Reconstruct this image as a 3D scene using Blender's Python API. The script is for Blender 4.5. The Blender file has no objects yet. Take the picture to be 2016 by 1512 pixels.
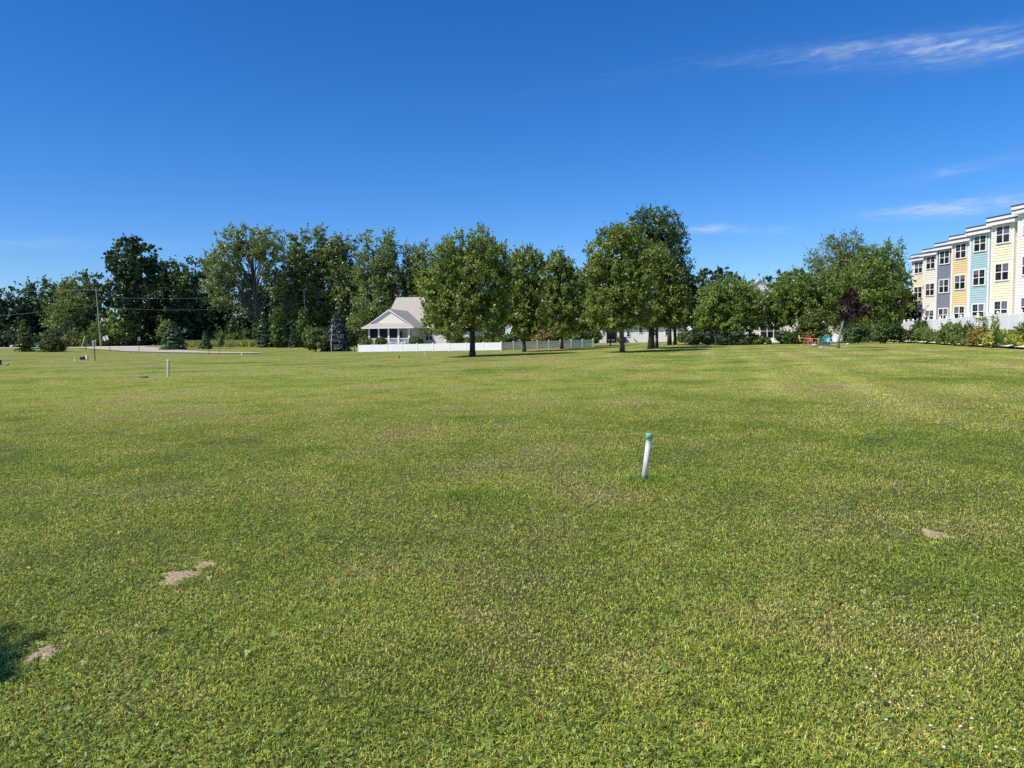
import bpy, bmesh, math, random
import numpy as np
from mathutils import Vector, Matrix
SC = bpy.context.scene
COL = SC.collection
rad = math.radians
RNG = np.random.default_rng(7)

# ------------------------------------------------------------------ camera model
F = 1450.0
PITCH, ROLL, EYE = math.atan(94 / F), 0.012, 1.6
_r0 = Vector((1, 0, 0)); FWD = Vector((0, math.cos(PITCH), -math.sin(PITCH))); _u0 = Vector((0, math.sin(PITCH), math.cos(PITCH)))
UP = _u0 * math.cos(ROLL) + _r0 * math.sin(ROLL)
RIGHT = _r0 * math.cos(ROLL) - _u0 * math.sin(ROLL)
CAM = Vector((0, 0, EYE))

def smooth(a, b, v):
    t = min(1, max(0, (v - a) / (b - a))); return t * t * (3 - 2 * t)

def terrain(x, y):
    s = 0.015 * x
    s = 0.55 * math.tanh(s / 0.55) if s > 0 else 0.32 * math.tanh(s / 0.32)
    s += .75 * smooth(112, 152, y) * (1 - smooth(-48, -16, x))
    return s * smooth(5, 40, y) * (1 - smooth(250, 500, y)) + 0.02 * math.sin(x * .31 + 1) * math.sin(y * .23) * smooth(4, 12, y)

def at(px, py, Y):
    d = FWD + RIGHT * ((px - 1008) / F) + UP * ((756 - py) / F)
    return CAM + d * (Y / d.y)

def col(px, Y):
    py = 680
    for _ in range(5):
        p = at(px, py, Y); z = terrain(p.x, Y); py += (p.z - z) / (Y / F)
    p = at(px, py, Y); return Vector((p.x, Y, terrain(p.x, Y)))

def ground(px, py):
    d = FWD + RIGHT * ((px - 1008) / F) + UP * ((756 - py) / F)
    z = 0
    for _ in range(30):
        t = (z - EYE) / d.z; p = CAM + d * t; z = .5 * z + .5 * terrain(p.x, p.y)
    return Vector((p.x, p.y, terrain(p.x, p.y)))

cam = bpy.data.cameras.new('camera'); cam_o = bpy.data.objects.new('camera', cam); COL.objects.link(cam_o)
M3 = Matrix((RIGHT, UP, -FWD)).transposed()
cam_o.matrix_world = Matrix.Translation(CAM) @ M3.to_4x4()
cam.sensor_fit = 'HORIZONTAL'; cam.sensor_width = 36; cam.lens = 36 * F / 2016
cam.clip_start = .05; cam.clip_end = 8000
SC.camera = cam_o

# ------------------------------------------------------------------ light
EL = rad(50); AZ = rad(238)
tosun = Vector((math.sin(AZ) * math.cos(EL), math.cos(AZ) * math.cos(EL), math.sin(EL)))
sun = bpy.data.lights.new('sun', 'SUN'); sun.energy = 5.0; sun.angle = rad(.53); sun.color = (1, .955, .87)
sun_o = bpy.data.objects.new('sun', sun); COL.objects.link(sun_o)
sun_o.rotation_mode = 'QUATERNION'; sun_o.rotation_quaternion = tosun.to_track_quat('Z', 'Y'); sun_o.location = (-30, -20, 60)

# ------------------------------------------------------------------ node helpers
def N(nt, typ, **kw):
    n = nt.nodes.new(typ)
    for k, v in kw.items():
        if k.startswith('i_'):
            key = k[2:]; key = int(key) if key.isdigit() else key
            n.inputs[key].default_value = v
        else: setattr(n, k, v)
    return n
def L(nt, a, b): nt.links.new(a, b)
def noise(nt, vec, scale, detail=3, rough=.55, dist=0):
    n = N(nt, 'ShaderNodeTexNoise'); n.inputs['Scale'].default_value = scale; n.inputs['Detail'].default_value = detail
    n.inputs['Roughness'].default_value = rough; n.inputs['Distortion'].default_value = dist
    if vec is not None: L(nt, vec, n.inputs['Vector'])
    return n.outputs['Fac']
def ramp(nt, fac, stops):
    r = N(nt, 'ShaderNodeValToRGB'); L(nt, fac, r.inputs[0]); el = r.color_ramp.elements
    while len(el) < len(stops): el.new(.5)
    for e, (p, c) in zip(el, stops): e.position = p; e.color = (*c, 1) if len(c) == 3 else c
    return r.outputs[0]
def rampf(nt, fac, a, b):
    r = N(nt, 'ShaderNodeMapRange', interpolation_type='SMOOTHSTEP'); L(nt, fac, r.inputs[0]); r.inputs[1].default_value = a; r.inputs[2].default_value = b
    return r.outputs[0]
def mixc(nt, fac, a, b, mode='MIX'):
    m = N(nt, 'ShaderNodeMix', data_type='RGBA', blend_type=mode)
    for v, i in ((fac, 0), (a, 6), (b, 7)):
        if isinstance(v, (int, float)): m.inputs[i].default_value = v
        elif isinstance(v, tuple): m.inputs[i].default_value = (*v, 1)
        else: L(nt, v, m.inputs[i])
    return m.outputs[2]
def math_(nt, op, a, b=0.0, c=0.0):
    m = N(nt, 'ShaderNodeMath', operation=op)
    for i, v in enumerate((a, b, c)):
        if isinstance(v, (int, float)): m.inputs[i].default_value = v
        else: L(nt, v, m.inputs[i])
    return m.outputs[0]
def newmat(name):
    m = bpy.data.materials.new(name); m.use_nodes = True; nt = m.node_tree
    return m, nt, nt.nodes['Principled BSDF']

def mat_plain(name, c, rough=.7, var=.12, scale=3.0, metal=0.0, spec=.3, c2=None, bump=0.0):
    m, nt, b = newmat(name); spec = .04 if rough >= .85 else spec
    tc = N(nt, 'ShaderNodeTexCoord').outputs['Object']
    f = noise(nt, tc, scale, 5, .6)
    c2 = c2 or tuple(max(0, x * (1 - 2.2 * var)) for x in c)
    cc = ramp(nt, f, [(.3, c2), (.62, c)])
    L(nt, cc, b.inputs['Base Color']); b.inputs['Roughness'].default_value = rough; b.inputs['Metallic'].default_value = metal
    b.inputs['Specular IOR Level'].default_value = spec
    if bump:
        bp = N(nt, 'ShaderNodeBump'); bp.inputs['Strength'].default_value = bump; L(nt, f, bp.inputs['Height']); L(nt, bp.outputs[0], b.inputs['Normal'])
    return m

def mat_leaf(name, dark, light, trans=.25, spec=.25, accent=None):
    m, nt, b = newmat(name)
    a = N(nt, 'ShaderNodeAttribute', attribute_name='rnd').outputs['Fac']
    stops = [(0, dark), (.75, light)]
    if accent: stops.append((1, accent))
    c = ramp(nt, a, stops)
    L(nt, c, b.inputs['Base Color']); b.inputs['Roughness'].default_value = .42; b.inputs['Specular IOR Level'].default_value = spec * 1.4
    t = N(nt, 'ShaderNodeBsdfTranslucent')
    c2 = mixc(nt, 1.0, c, (1.15, 1.25, .55), 'MULTIPLY'); L(nt, c2, t.inputs['Color'])
    mx = N(nt, 'ShaderNodeMixShader'); mx.inputs[0].default_value = trans
    L(nt, b.outputs[0], mx.inputs[1]); L(nt, t.outputs[0], mx.inputs[2]); L(nt, mx.outputs[0], nt.nodes['Material Output'].inputs[0])
    return m

# ------------------------------------------------------------------ world
W = bpy.data.worlds.new('World'); SC.world = W; W.use_nodes = True
nt = W.node_tree; bg = nt.nodes['Background']
sky = N(nt, 'ShaderNodeTexSky', sky_type='NISHITA', sun_disc=False, sun_elevation=EL, sun_rotation=AZ, air_density=1.0, dust_density=.15, ozone_density=2.6, altitude=200)
gm = N(nt, 'ShaderNodeGamma'); gm.inputs[1].default_value = 1.0; L(nt, sky.outputs[0], gm.inputs[0])
hs = N(nt, 'ShaderNodeHueSaturation'); hs.inputs['Saturation'].default_value = 1.18; hs.inputs['Hue'].default_value = .503; L(nt, mixc(nt, 1.0, gm.outputs[0], (.80, 1.03, 1.40), 'MULTIPLY'), hs.inputs['Color'])
tcw = N(nt, 'ShaderNodeTexCoord').outputs['Generated']
# thin cirrus streaks: wisps of noise, each living in its own band of sky directions
sep = N(nt, 'ShaderNodeSeparateXYZ'); L(nt, tcw, sep.inputs[0])
az = math_(nt, 'ARCTAN2', sep.outputs[0], sep.outputs[1]); el = math_(nt, 'ARCSINE', sep.outputs[2])
cmb = N(nt, 'ShaderNodeCombineXYZ'); L(nt, math_(nt, 'MULTIPLY', az, 9.0), cmb.inputs[0]); L(nt, math_(nt, 'MULTIPLY', el, 60.0), cmb.inputs[1])
cmb2 = N(nt, 'ShaderNodeCombineXYZ'); L(nt, math_(nt, 'MULTIPLY', az, 24.0), cmb2.inputs[0]); L(nt, math_(nt, 'ADD', math_(nt, 'MULTIPLY', el, 130.0), math_(nt, 'MULTIPLY', az, -2.5)), cmb2.inputs[1])
wisp = rampf(nt, noise(nt, cmb.outputs[0], 1.6, 6, .6, .6), .36, .78)
fib = rampf(nt, noise(nt, cmb2.outputs[0], 1.3, 5, .62, .8), .28, .8)
wf = math_(nt, 'MULTIPLY', math_(nt, 'ADD', wisp, .25), math_(nt, 'ADD', fib, .25))
def band(px, py, wx, wy, tilt, k):
    d = (at(px, py, 100) - CAM).normalized(); a0 = math.atan2(d.x, d.y); e0 = math.asin(d.z)
    da = math_(nt, 'SUBTRACT', az, a0)
    de = math_(nt, 'SUBTRACT', math_(nt, 'SUBTRACT', el, e0), math_(nt, 'MULTIPLY', da, tilt))
    q = math_(nt, 'ADD', math_(nt, 'POWER', math_(nt, 'ABSOLUTE', math_(nt, 'DIVIDE', da, wx)), 2.0), math_(nt, 'POWER', math_(nt, 'ABSOLUTE', math_(nt, 'DIVIDE', de, wy)), 2.0))
    return math_(nt, 'MULTIPLY', math_(nt, 'POWER', 2.718, math_(nt, 'MULTIPLY', q, -1.0)), k)
tot = None
for bnd in ((1800, 96, .095, .0085, .0, .85), (1990, 92, .09, .0095, .0, .75), (1640, 98, .08, .006, -.01, .4), (1560, 104, .1, .010, .0, .12), (1860, 412, .065, .0075, -.02, 1.0), (1950, 392, .05, .006, .1, .5),
            (1405, 450, .035, .0045, -.02, .9), (1520, 455, .03, .005, .0, .3), (1900, 330, .06, .006, .1, .3), (1250, 150, .2, .012, .12, .03), (60, 478, .12, .005, .05, .3)):
    b_ = band(*bnd); tot = b_ if tot is None else math_(nt, 'ADD', tot, b_)
cf = math_(nt, 'MINIMUM', math_(nt, 'MULTIPLY', tot, wf), .55)
ww = mixc(nt, cf, hs.outputs['Color'], (6.0, 6.9, 8.4))
L(nt, ww, bg.inputs[0]); bg.inputs[1].default_value = .105

SC.view_settings.view_transform = 'Standard'; SC.view_settings.look = 'None'; SC.view_settings.exposure = 0
SC.cycles.use_denoising = False; SC.cycles.max_bounces = 6; SC.cycles.transparent_max_bounces = 4
SC.cycles.caustics_reflective = False; SC.cycles.caustics_refractive = False

# ------------------------------------------------------------------ mesh helpers
class MB:
    def __init__(s): s.v = []; s.f = []
    def add(s, vs, fs):
        o = len(s.v); s.v += [tuple(v) for v in vs]; s.f += [tuple(i + o for i in f) for f in fs]; return s
    def box(s, x0, x1, y0, y1, z0, z1):
        return s.add([(x0, y0, z0), (x1, y0, z0), (x1, y1, z0), (x0, y1, z0), (x0, y0, z1), (x1, y0, z1), (x1, y1, z1), (x0, y1, z1)],
                     [(0, 3, 2, 1), (4, 5, 6, 7), (0, 1, 5, 4), (1, 2, 6, 5), (2, 3, 7, 6), (3, 0, 4, 7)])
    def prism(s, pts, y0, y1):      # polygon in x,z extruded along y
        n = len(pts)
        return s.add([(x, y0, z) for x, z in pts] + [(x, y1, z) for x, z in pts],
                     [tuple(range(n)), tuple(range(2 * n - 1, n - 1, -1))] + [(i, i + n, (i + 1) % n + n, (i + 1) % n) for i in range(n)])
    def prism_x(s, pts, x0, x1):    # polygon in y,z extruded along x
        n = len(pts)
        return s.add([(x0, y, z) for y, z in pts] + [(x1, y, z) for y, z in pts],
                     [tuple(range(n - 1, -1, -1)), tuple(range(n, 2 * n))] + [(i, (i + 1) % n, (i + 1) % n + n, i + n) for i in range(n)])
    def tube(s, pts, rs, n=7, cap=True):
        pts = [Vector(p) for p in pts]; rs = rs if isinstance(rs, (list, tuple)) else [rs] * len(pts)
        o = len(s.v); prev = None
        for i, p in enumerate(pts):
            d = (pts[min(i + 1, len(pts) - 1)] - pts[max(i - 1, 0)]).normalized()
            a = prev if prev is not None else (Vector((1, 0, 0)) if abs(d.x) < .9 else Vector((0, 1, 0)))
            a = (a - d * a.dot(d)).normalized(); b = d.cross(a); prev = a
            for k in range(n):
                t = 2 * math.pi * k / n; s.v.append(tuple(p + (a * math.cos(t) + b * math.sin(t)) * rs[i]))
        for i in range(len(pts) - 1):
            for k in range(n):
                s.f.append((o + i * n + k, o + i * n + (k + 1) % n, o + (i + 1) * n + (k + 1) % n, o + (i + 1) * n + k))
        if cap:
            s.f.append(tuple(o + k for k in range(n - 1, -1, -1))); e = o + (len(pts) - 1) * n; s.f.append(tuple(e + k for k in range(n)))
        return s
    def ell(s, c, r, nu=10, nv=7, jit=0, seed=0):
        rr = random.Random(seed); o = len(s.v)
        for j in range(nv + 1):
            th = math.pi * j / nv
            for i in range(nu):
                ph = 2 * math.pi * i / nu; k = 1 + rr.uniform(-jit, jit)
                s.v.append((c[0] + r[0] * k * math.sin(th) * math.cos(ph), c[1] + r[1] * k * math.sin(th) * math.sin(ph), c[2] + r[2] * k * math.cos(th)))
        for j in range(nv):
            for i in range(nu):
                a, b = o + j * nu + i, o + j * nu + (i + 1) % nu; s.f.append((a, a + nu, b + nu, b))
        return s
    def lap(s, x0, x1, z0, z1, y, e=.17, t=.024):   # clapboards, each leaning out at its foot
        z = z0
        while z < z1 - .01:
            zt = min(z1, z + e)
            s.add([(x0, y - t, z), (x1, y - t, z), (x1, y - .003, zt), (x0, y - .003, zt), (x0, y, z), (x1, y, z)], [(0, 1, 2, 3), (4, 5, 1, 0)]); z = zt
        return s
    def lapx(s, y0, y1, z0, z1, x, e=.17, t=.024):  # the same on a side wall facing +x
        z = z0
        while z < z1 - .01:
            zt = min(z1, z + e)
            s.add([(x + t, y0, z), (x + t, y1, z), (x + .003, y1, zt), (x + .003, y0, zt), (x, y0, z), (x, y1, z)], [(0, 1, 2, 3), (4, 5, 1, 0)]); z = zt
        return s
    def build(s, name, mat, parent=None, smooth_=False, bevel=0):
        me = bpy.data.meshes.new(name); me.from_pydata(s.v, [], s.f); me.update()
        if mat: me.materials.append(mat)
        if smooth_: me.shade_smooth()
        o = bpy.data.objects.new(name, me); COL.objects.link(o)
        if parent: o.parent = parent
        if bevel:
            b = o.modifiers.new('bevel', 'BEVEL'); b.width = bevel; b.segments = 2; b.limit_method = 'ANGLE'
        return o

def tag(o, label=None, cat=None, group=None, kind=None):
    for k, v in (('label', label), ('category', cat), ('group', group), ('kind', kind)):
        if v: o[k] = v
    return o
def thing(name, label, cat, loc, rz=0, group=None):
    o = bpy.data.objects.new(name, None); COL.objects.link(o); o.location = loc; o.rotation_euler = (0, 0, rz); o.empty_display_size = .3
    return tag(o, label, cat, group)

def np_mesh(name, verts, k, attrs, mat, parent=None, nface=None):
    """verts: (n*k,3) array, each run of k vertices is one face"""
    n = len(verts) // k
    me = bpy.data.meshes.new(name); me.vertices.add(len(verts)); me.vertices.foreach_set('co', verts.astype(np.float32).ravel())
    me.loops.add(n * k); me.loops.foreach_set('vertex_index', np.arange(n * k, dtype=np.int32))
    me.polygons.add(n); me.polygons.foreach_set('loop_start', np.arange(0, n * k, k, dtype=np.int32))
    me.update(calc_edges=True)
    for an, av in attrs.items():
        at_ = me.attributes.new(an, 'FLOAT', 'POINT'); at_.data.foreach_set('value', av.astype(np.float32))
    me.materials.append(mat)
    o = bpy.data.objects.new(name, me); COL.objects.link(o)
    if parent: o.parent = parent
    return o

def unit(a): return a / np.maximum(1e-6, np.linalg.norm(a, axis=1, keepdims=True))

def leaves(name, P, Nrm, size, rnd, mat, parent, rng, aspect=1.5):
    """one kite-shaped leaf face per point"""
    n = len(P); t = unit(np.cross(Nrm, rng.normal(size=(n, 3)))); b = np.cross(Nrm, t)
    s = (size * rng.uniform(.6, 1.35, n))[:, None]
    L_ = t * s * aspect * .5; Wd = b * s * .5; bend = Nrm * s * .18
    V = np.stack([P - L_, P - L_ * .1 + Wd + bend, P + L_, P - L_ * .1 - Wd + bend], 1).reshape(-1, 3)
    return np_mesh(name, V, 4, {'rnd': np.repeat(rnd, 4)}, mat, parent)

def crown_points(lobes, n, rng, shell=.5, clump=.16, flat=.7, up=.5, leafrand=.75, clump_min=.25, spk=.30):
    """lobes: (centre, radii) metres.  Leaves sit in clumps spread through the outer part of every lobe."""
    C = np.array([l[0] for l in lobes]); R = np.array([l[1] for l in lobes])
    area = (R[:, 0] * R[:, 2] + R[:, 0] * R[:, 1] + R[:, 1] * R[:, 2]); w = area / area.sum()
    ncl = max(20, n // 42)
    li = rng.choice(len(lobes), ncl, p=w)
    d = unit(rng.normal(size=(ncl, 3)))
    rr = (shell + (1.04 - shell) * rng.uniform(0, 1, ncl) ** .6)[:, None]
    cc = C[li] + d * R[li] * rr
    cr = np.maximum(clump_min, clump * R[li].mean(1) * rng.uniform(.6, 1.6, ncl))
    cv = rng.uniform(0, 1, ncl); cn = unit(d * .7 + np.array([0, 0, up]) + rng.normal(size=(ncl, 3)) * .35)
    k = rng.choice(ncl, n, p=cr ** 2 / (cr ** 2).sum())
    off = np.clip(rng.normal(size=(n, 3)) * .55, -1.5, 1.5)
    along = (off * cn[k]).sum(1, keepdims=True) * cn[k]
    off = off - along * (1 - flat * .6)
    spike = rng.uniform(0, 1, n) < np.where(d[k][:, 2] > -.15, spk, spk * .3); sd = unit(d[k] + np.array([0, 0, .7]) + rng.normal(size=(ncl, 3))[k] * .35)
    q = rng.uniform(0, 1, n) ** .7
    off = np.where(spike[:, None], sd * (q * 2.3)[:, None] + off * .30 * (1.15 - q)[:, None], off)
    P = cc[k] + off * cr[k][:, None]
    Nr = unit(cn[k] * 1.0 + rng.normal(size=(n, 3)) * leafrand)
    rnd = np.clip(.5 * cv[k] + .5 * rng.uniform(0, 1, n), 0, 1)
    return P, Nr, rnd, cc, cr

BARK = mat_plain('bark', (.085, .07, .055), .9, .3, 6, c2=(.03, .024, .02), bump=.5)
BARK_PALE = mat_plain('bark_pale', (.30, .28, .25), .9, .25, 3, c2=(.12, .11, .10), bump=.4)
BARK_GREY = mat_plain('bark_grey', (.16, .145, .12), .9, .25, 3, c2=(.06, .055, .05), bump=.4)
LEAF = dict(
    maple=mat_leaf('leaf_maple', (.095, .155, .030), (.290, .345, .068), .34, .4, (.40, .38, .085)),
    oak=mat_leaf('leaf_oak', (.042, .088, .024), (.115, .185, .050), .22, .35),
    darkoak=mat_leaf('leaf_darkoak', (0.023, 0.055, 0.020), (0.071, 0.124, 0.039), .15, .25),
    cotton=mat_leaf('leaf_cotton', (.100, .148, .048), (.275, .325, .105), .32, .35),
    olive=mat_leaf('leaf_olive', (0.098, 0.146, 0.039), (0.254, 0.303, 0.082), .28, .3),
    linden=mat_leaf('leaf_linden', (.085, .150, .030), (.265, .345, .065), .32, .35),
    lawnshrub=mat_leaf('leaf_shrub', (.075, .130, .028), (.235, .31, .070), .28, .35),
    clipped=mat_leaf('leaf_clipped', (0.059, 0.107, 0.023), (0.166, 0.244, 0.051), .2, .3),
    bright=mat_leaf('leaf_bright', (.13, .19, .045), (.30, .36, .09), .3, .3),
    purple=mat_leaf('leaf_purple', (.014, .008, .009), (.058, .025, .027), .2, .3),
    rust=mat_leaf('leaf_rust', (0.137, 0.137, 0.029), (0.390, 0.273, 0.059), .2, .3),
    yellow=mat_leaf('leaf_yellow', (0.195, 0.254, 0.039), (0.508, 0.527, 0.098), .25, .3, (1.074, 0.820, 0.117)),
    spruce=mat_leaf('needle_green', (0.039, 0.088, 0.035), (0.117, 0.185, 0.071), .1, .3),
    bluespruce=mat_leaf('needle_blue', (.055, .075, .062), (.17, .20, .175), .1, .3),
    yew=mat_leaf('needle_yew', (0.068, 0.107, 0.023), (0.205, 0.224, 0.055), .12, .3),
    cedar=mat_leaf('needle_cedar', (0.059, 0.117, 0.023), (0.185, 0.273, 0.055), .15, .3),
    meadow=mat_leaf('blade_meadow', (0.195, 0.254, 0.068), (0.508, 0.527, 0.176), .3, .2),
    grassy=mat_leaf('blade_garden', (0.088, 0.176, 0.039), (0.273, 0.390, 0.098), .3, .3),
)

def tree(name, label, cat, px, Y, lobes, mat='maple', leaf=.16, n=16000, tr=.17, bark=BARK, group=None, seed=1, shell=.45, clump=.16,
         lean=0.0, fork=None, trunk_top=None, part='crown', stem='trunk', nlimb=26, deep=.9, at_z=None, tdy=0.0, up=.5, aspect=1.5, lr=.75, spk=None):
    """a tree standing at image column px and depth Y; lobes of the crown are given in photo pixels (cx, cy, rx, ry)"""
    rng = np.random.default_rng(seed); g = col(px, Y)
    if at_z is not None: g.z = at_z
    root = thing(name, label, cat, g, 0, group)
    k = Y / F; lob = []
    xs0 = min(l[0] - l[2] for l in lobes); xs1 = max(l[0] + l[2] for l in lobes); xc = (xs0 + xs1) / 2; Wd = (xs1 - xs0) / 2 * k * deep
    for cx, cy, rx, ry in lobes:
        c = at(cx, cy, Y) - g; rx *= k; rz = ry * k; ry_ = (rx + rz) / 2
        u = min(1, abs((cx - xc) * k) / max(.01, Wd)); span = Wd * math.sqrt(max(0, 1 - u * u))
        lob.append((c, (rx, ry_, rz)))
        ex = max(0, span - ry_ * .6)
        if ex > ry_ * .35:
            for sg in (-1, 1): lob.append(((c.x + rng.uniform(-.2, .2) * rx, sg * ex * .8, c.z - .1 * rz), (rx * .85, ry_ * .8, rz * .85)))
    lob = [(np.array(c), np.array(r)) for c, r in lob]
    P, Nr, rnd, cc, cr = crown_points(lob, n, rng, shell, clump, up=up, leafrand=lr, spk=spk if spk is not None else {'oak': .12, 'darkoak': .06, 'clipped': 0, 'cotton': .22, 'linden': .16, 'olive': .2}.get(mat, .30))
    keep = P[:, 2] > .05
    leaves(part, P[keep], Nr[keep], leaf, rnd[keep], LEAF[mat] if isinstance(mat, str) else mat, root, rng, aspect)
    # trunk, limbs and branches
    lean = lean if lean else rng.uniform(-.14, .14) * min(1, tr * 4)
    mb = MB(); zs = [c[2] for c, r in lob]; ztop = max(c[2] + r[2] * .5 for c, r in lob); zlow = min(c[2] - r[2] for c, r in lob)
    top = Vector(lob[int(np.argmax(zs))][0]); tz = trunk_top if trunk_top else max(zlow + .25 * (ztop - zlow), .3)
    path = [Vector((0, 0, -.15)), Vector((.02 * tr, 0, .25 * tz)), Vector((lean * .5, 0, .6 * tz)), Vector((lean, 0, tz))]
    for j in range(1, 4):
        f = j / 3; path.append(Vector((lean + (top.x - lean) * f * .8 + rng.uniform(-.3, .3) * tr * 2, top.y * f * .8, tz + (ztop - tz) * f * .9)))
    rs = [tr * 1.35, tr, tr * .88, tr * .78, tr * .55, tr * .35, tr * .12]
    mb.tube(path, rs, 9)
    if fork:
        for dx, f in fork: mb.tube([path[2], path[2] + Vector((dx * .35, .1, (ztop - tz) * .25 * f)), path[2] + Vector((dx, .2, (ztop - tz) * .75 * f))], [tr * .7, tr * .5, tr * .12], 7)
    pick = rng.choice(len(cc), min(nlimb, len(cc)), replace=False)
    for j in pick:
        e = Vector(cc[j]); s_ = rng.uniform(.15, .75); zz = tz * .85 + (min(e.z, ztop) - tz * .85) * s_
        if e.z < tz: zz = tz * .8
        q = max(0, min(1, (zz - tz) / max(.1, ztop - tz))) * 3
        if zz <= tz: a = path[2].lerp(path[3], .7)
        else:
            i = min(2, int(q)); a = path[3 + i].lerp(path[4 + i], q - i)
        m_ = a.lerp(e, .5) + Vector((0, 0, .12 * (e - a).length)); r0 = tr * .34 * (1 - .5 * s_)
        mb.tube([a, m_, e], [r0, r0 * .6, r0 * .15], 5, False)
    mb.build(stem, bark, root, True)
    return root

def conifer(name, label, cat, px, Y, top_py, halfw, mat='spruce', n=9000, seed=1, group=None, droop=.25, base=.04, ragged=.25, needle=.22, bark=BARK, density=.5, power=.9):
    """spruce: whorls of drooping boughs set with needle sprays"""
    rng = np.random.default_rng(seed); g = col(px, Y); root = thing(name, label, cat, g, 0, group)
    h = at(px, top_py, Y).z - g.z; R = halfw * Y / F
    nb = int(46 * (h / 5) ** .5 * 2.2); P = []; Nn = []; rn = []; mb = MB()
    mb.tube([(0, 0, -.1), (0, 0, h * .5), (0, 0, h * .98)], [.028 * h, .017 * h, .004 * h], 7)
    per = max(6, n // nb)
    for i in range(nb):
        f = base + (1 - base) * (i / nb) ** 1.05 + rng.uniform(-.01, .01); f = min(f, .985)
        ang = i * 2.399 + rng.uniform(-.4, .4); ln = R * max(.03, (1 - f)) ** power * rng.uniform(1 - ragged, 1.08); z0 = f * h
        dx, dy = math.cos(ang), math.sin(ang); e = np.array([dx * ln, dy * ln, z0 - droop * ln * rng.uniform(.4, 1.3) + .12 * ln])
        e[2] = max(e[2], .08); s0 = np.array([0, 0, z0]); cv = rng.uniform(0, 1)
        mb.tube([tuple(s0), tuple((s0 + e) / 2 + np.array([0, 0, .06 * ln])), tuple(e)], [.007 * h * (1 - f) + .008, .01, .004], 4, False)
        t = rng.uniform(.12, 1.03, per); side = rng.normal(size=per) * (.20 * ln * (1.15 - t) + .05 * R); dn = -np.abs(rng.normal(size=per)) * .10 * ln * (1.1 - t * .6)
        pts = s0 + (e - s0) * t[:, None] + np.outer(side, [-dy, dx, 0]); pts[:, 2] += dn + .24 * ln * t * (1 - t)
        P.append(pts); Nn.append(unit(np.array([dx * .5, dy * .5, .8]) + rng.normal(size=(per, 3)) * .55)); rn.append(np.clip(.45 * cv + .35 * rng.uniform(0, 1, per) + .2 * t, 0, 1))
    P = np.concatenate(P); P[:, 2] = np.maximum(P[:, 2], .03)
    leaves('foliage', P, np.concatenate(Nn), needle, np.concatenate(rn), LEAF[mat], root, rng, 2.2)
    mb.build('trunk', bark, root, True)
    return root

# ------------------------------------------------------------------ lawn colours (shared by the ground sheet and the blades)
def lawn_group():
    g = bpy.data.node_groups.new('lawn_colour', 'ShaderNodeTree')
    g.interface.new_socket('Color', in_out='OUTPUT', socket_type='NodeSocketColor')
    g.interface.new_socket('Dry', in_out='OUTPUT', socket_type='NodeSocketFloat')
    o = N(g, 'NodeGroupOutput'); pos = N(g, 'ShaderNodeNewGeometry').outputs['Position']
    sp = N(g, 'ShaderNodeSeparateXYZ'); L(g, pos, sp.inputs[0])
    fl = N(g, 'ShaderNodeCombineXYZ'); L(g, sp.outputs[0], fl.inputs[0]); L(g, sp.outputs[1], fl.inputs[1]); p = fl.outputs[0]
    big = noise(g, p, .16, 3, .6, .4); mid = noise(g, p, .8, 4, .6, .5); small = noise(g, p, 4.5, 4, .65)
    st = N(g, 'ShaderNodeCombineXYZ'); L(g, math_(g, 'MULTIPLY', sp.outputs[0], .10), st.inputs[0]); L(g, math_(g, 'MULTIPLY', sp.outputs[1], .55), st.inputs[1])
    streak = noise(g, st.outputs[0], 1.0, 5, .7, .8)
    # mower passes: gentle arcs that swing round to the right-hand edge of the field
    q = math_(g, 'SUBTRACT', math_(g, 'MULTIPLY', sp.outputs[0], .951), math_(g, 'MULTIPLY', sp.outputs[1], .27))
    arc = math_(g, 'POWER', math_(g, 'ADD', math_(g, 'MULTIPLY', math_(g, 'SINE', math_(g, 'ADD', math_(g, 'MULTIPLY', q, 2.7), math_(g, 'MULTIPLY', big, 7.0))), .5), .5), 2.0)
    am = math_(g, 'MULTIPLY', arc, math_(g, 'MULTIPLY', math_(g, 'MULTIPLY', rampf(g, sp.outputs[0], 2.0, 9.0), rampf(g, big, .35, .6)), .75))
    f = math_(g, 'ADD', math_(g, 'ADD', math_(g, 'MULTIPLY', big, .42), math_(g, 'MULTIPLY', mid, .36)), math_(g, 'MULTIPLY', small, .22))
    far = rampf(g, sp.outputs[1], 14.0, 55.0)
    f = math_(g, 'ADD', f, math_(g, 'MULTIPLY', math_(g, 'SUBTRACT', streak, .5), math_(g, 'MULTIPLY', far, .55)))
    f = math_(g, 'ADD', math_(g, 'MULTIPLY', math_(g, 'SUBTRACT', f, .5), 3.0), .5)
    c = ramp(g, f, [(.12, (.27, .40, .06)), (.36, (.47, .56, .085)), (.52, (.63, .66, .13)), (.70, (.74, .66, .21)), (.90, (.62, .47, .24))])
    lift = mixc(g, math_(g, 'MULTIPLY', far, .75), c, (1.03, 1.03, 1.25), 'MULTIPLY')  # distant lawn lightened in colour, standing for sunlit blade tops
    lift = mixc(g, am, lift, mixc(g, 1.0, lift, (1.36, 1.32, 1.4), 'MULTIPLY')); L(g, lift, o.inputs['Color']); L(g, rampf(g, f, .5, .68), o.inputs['Dry'])
    return g
LAWN = lawn_group()

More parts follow.
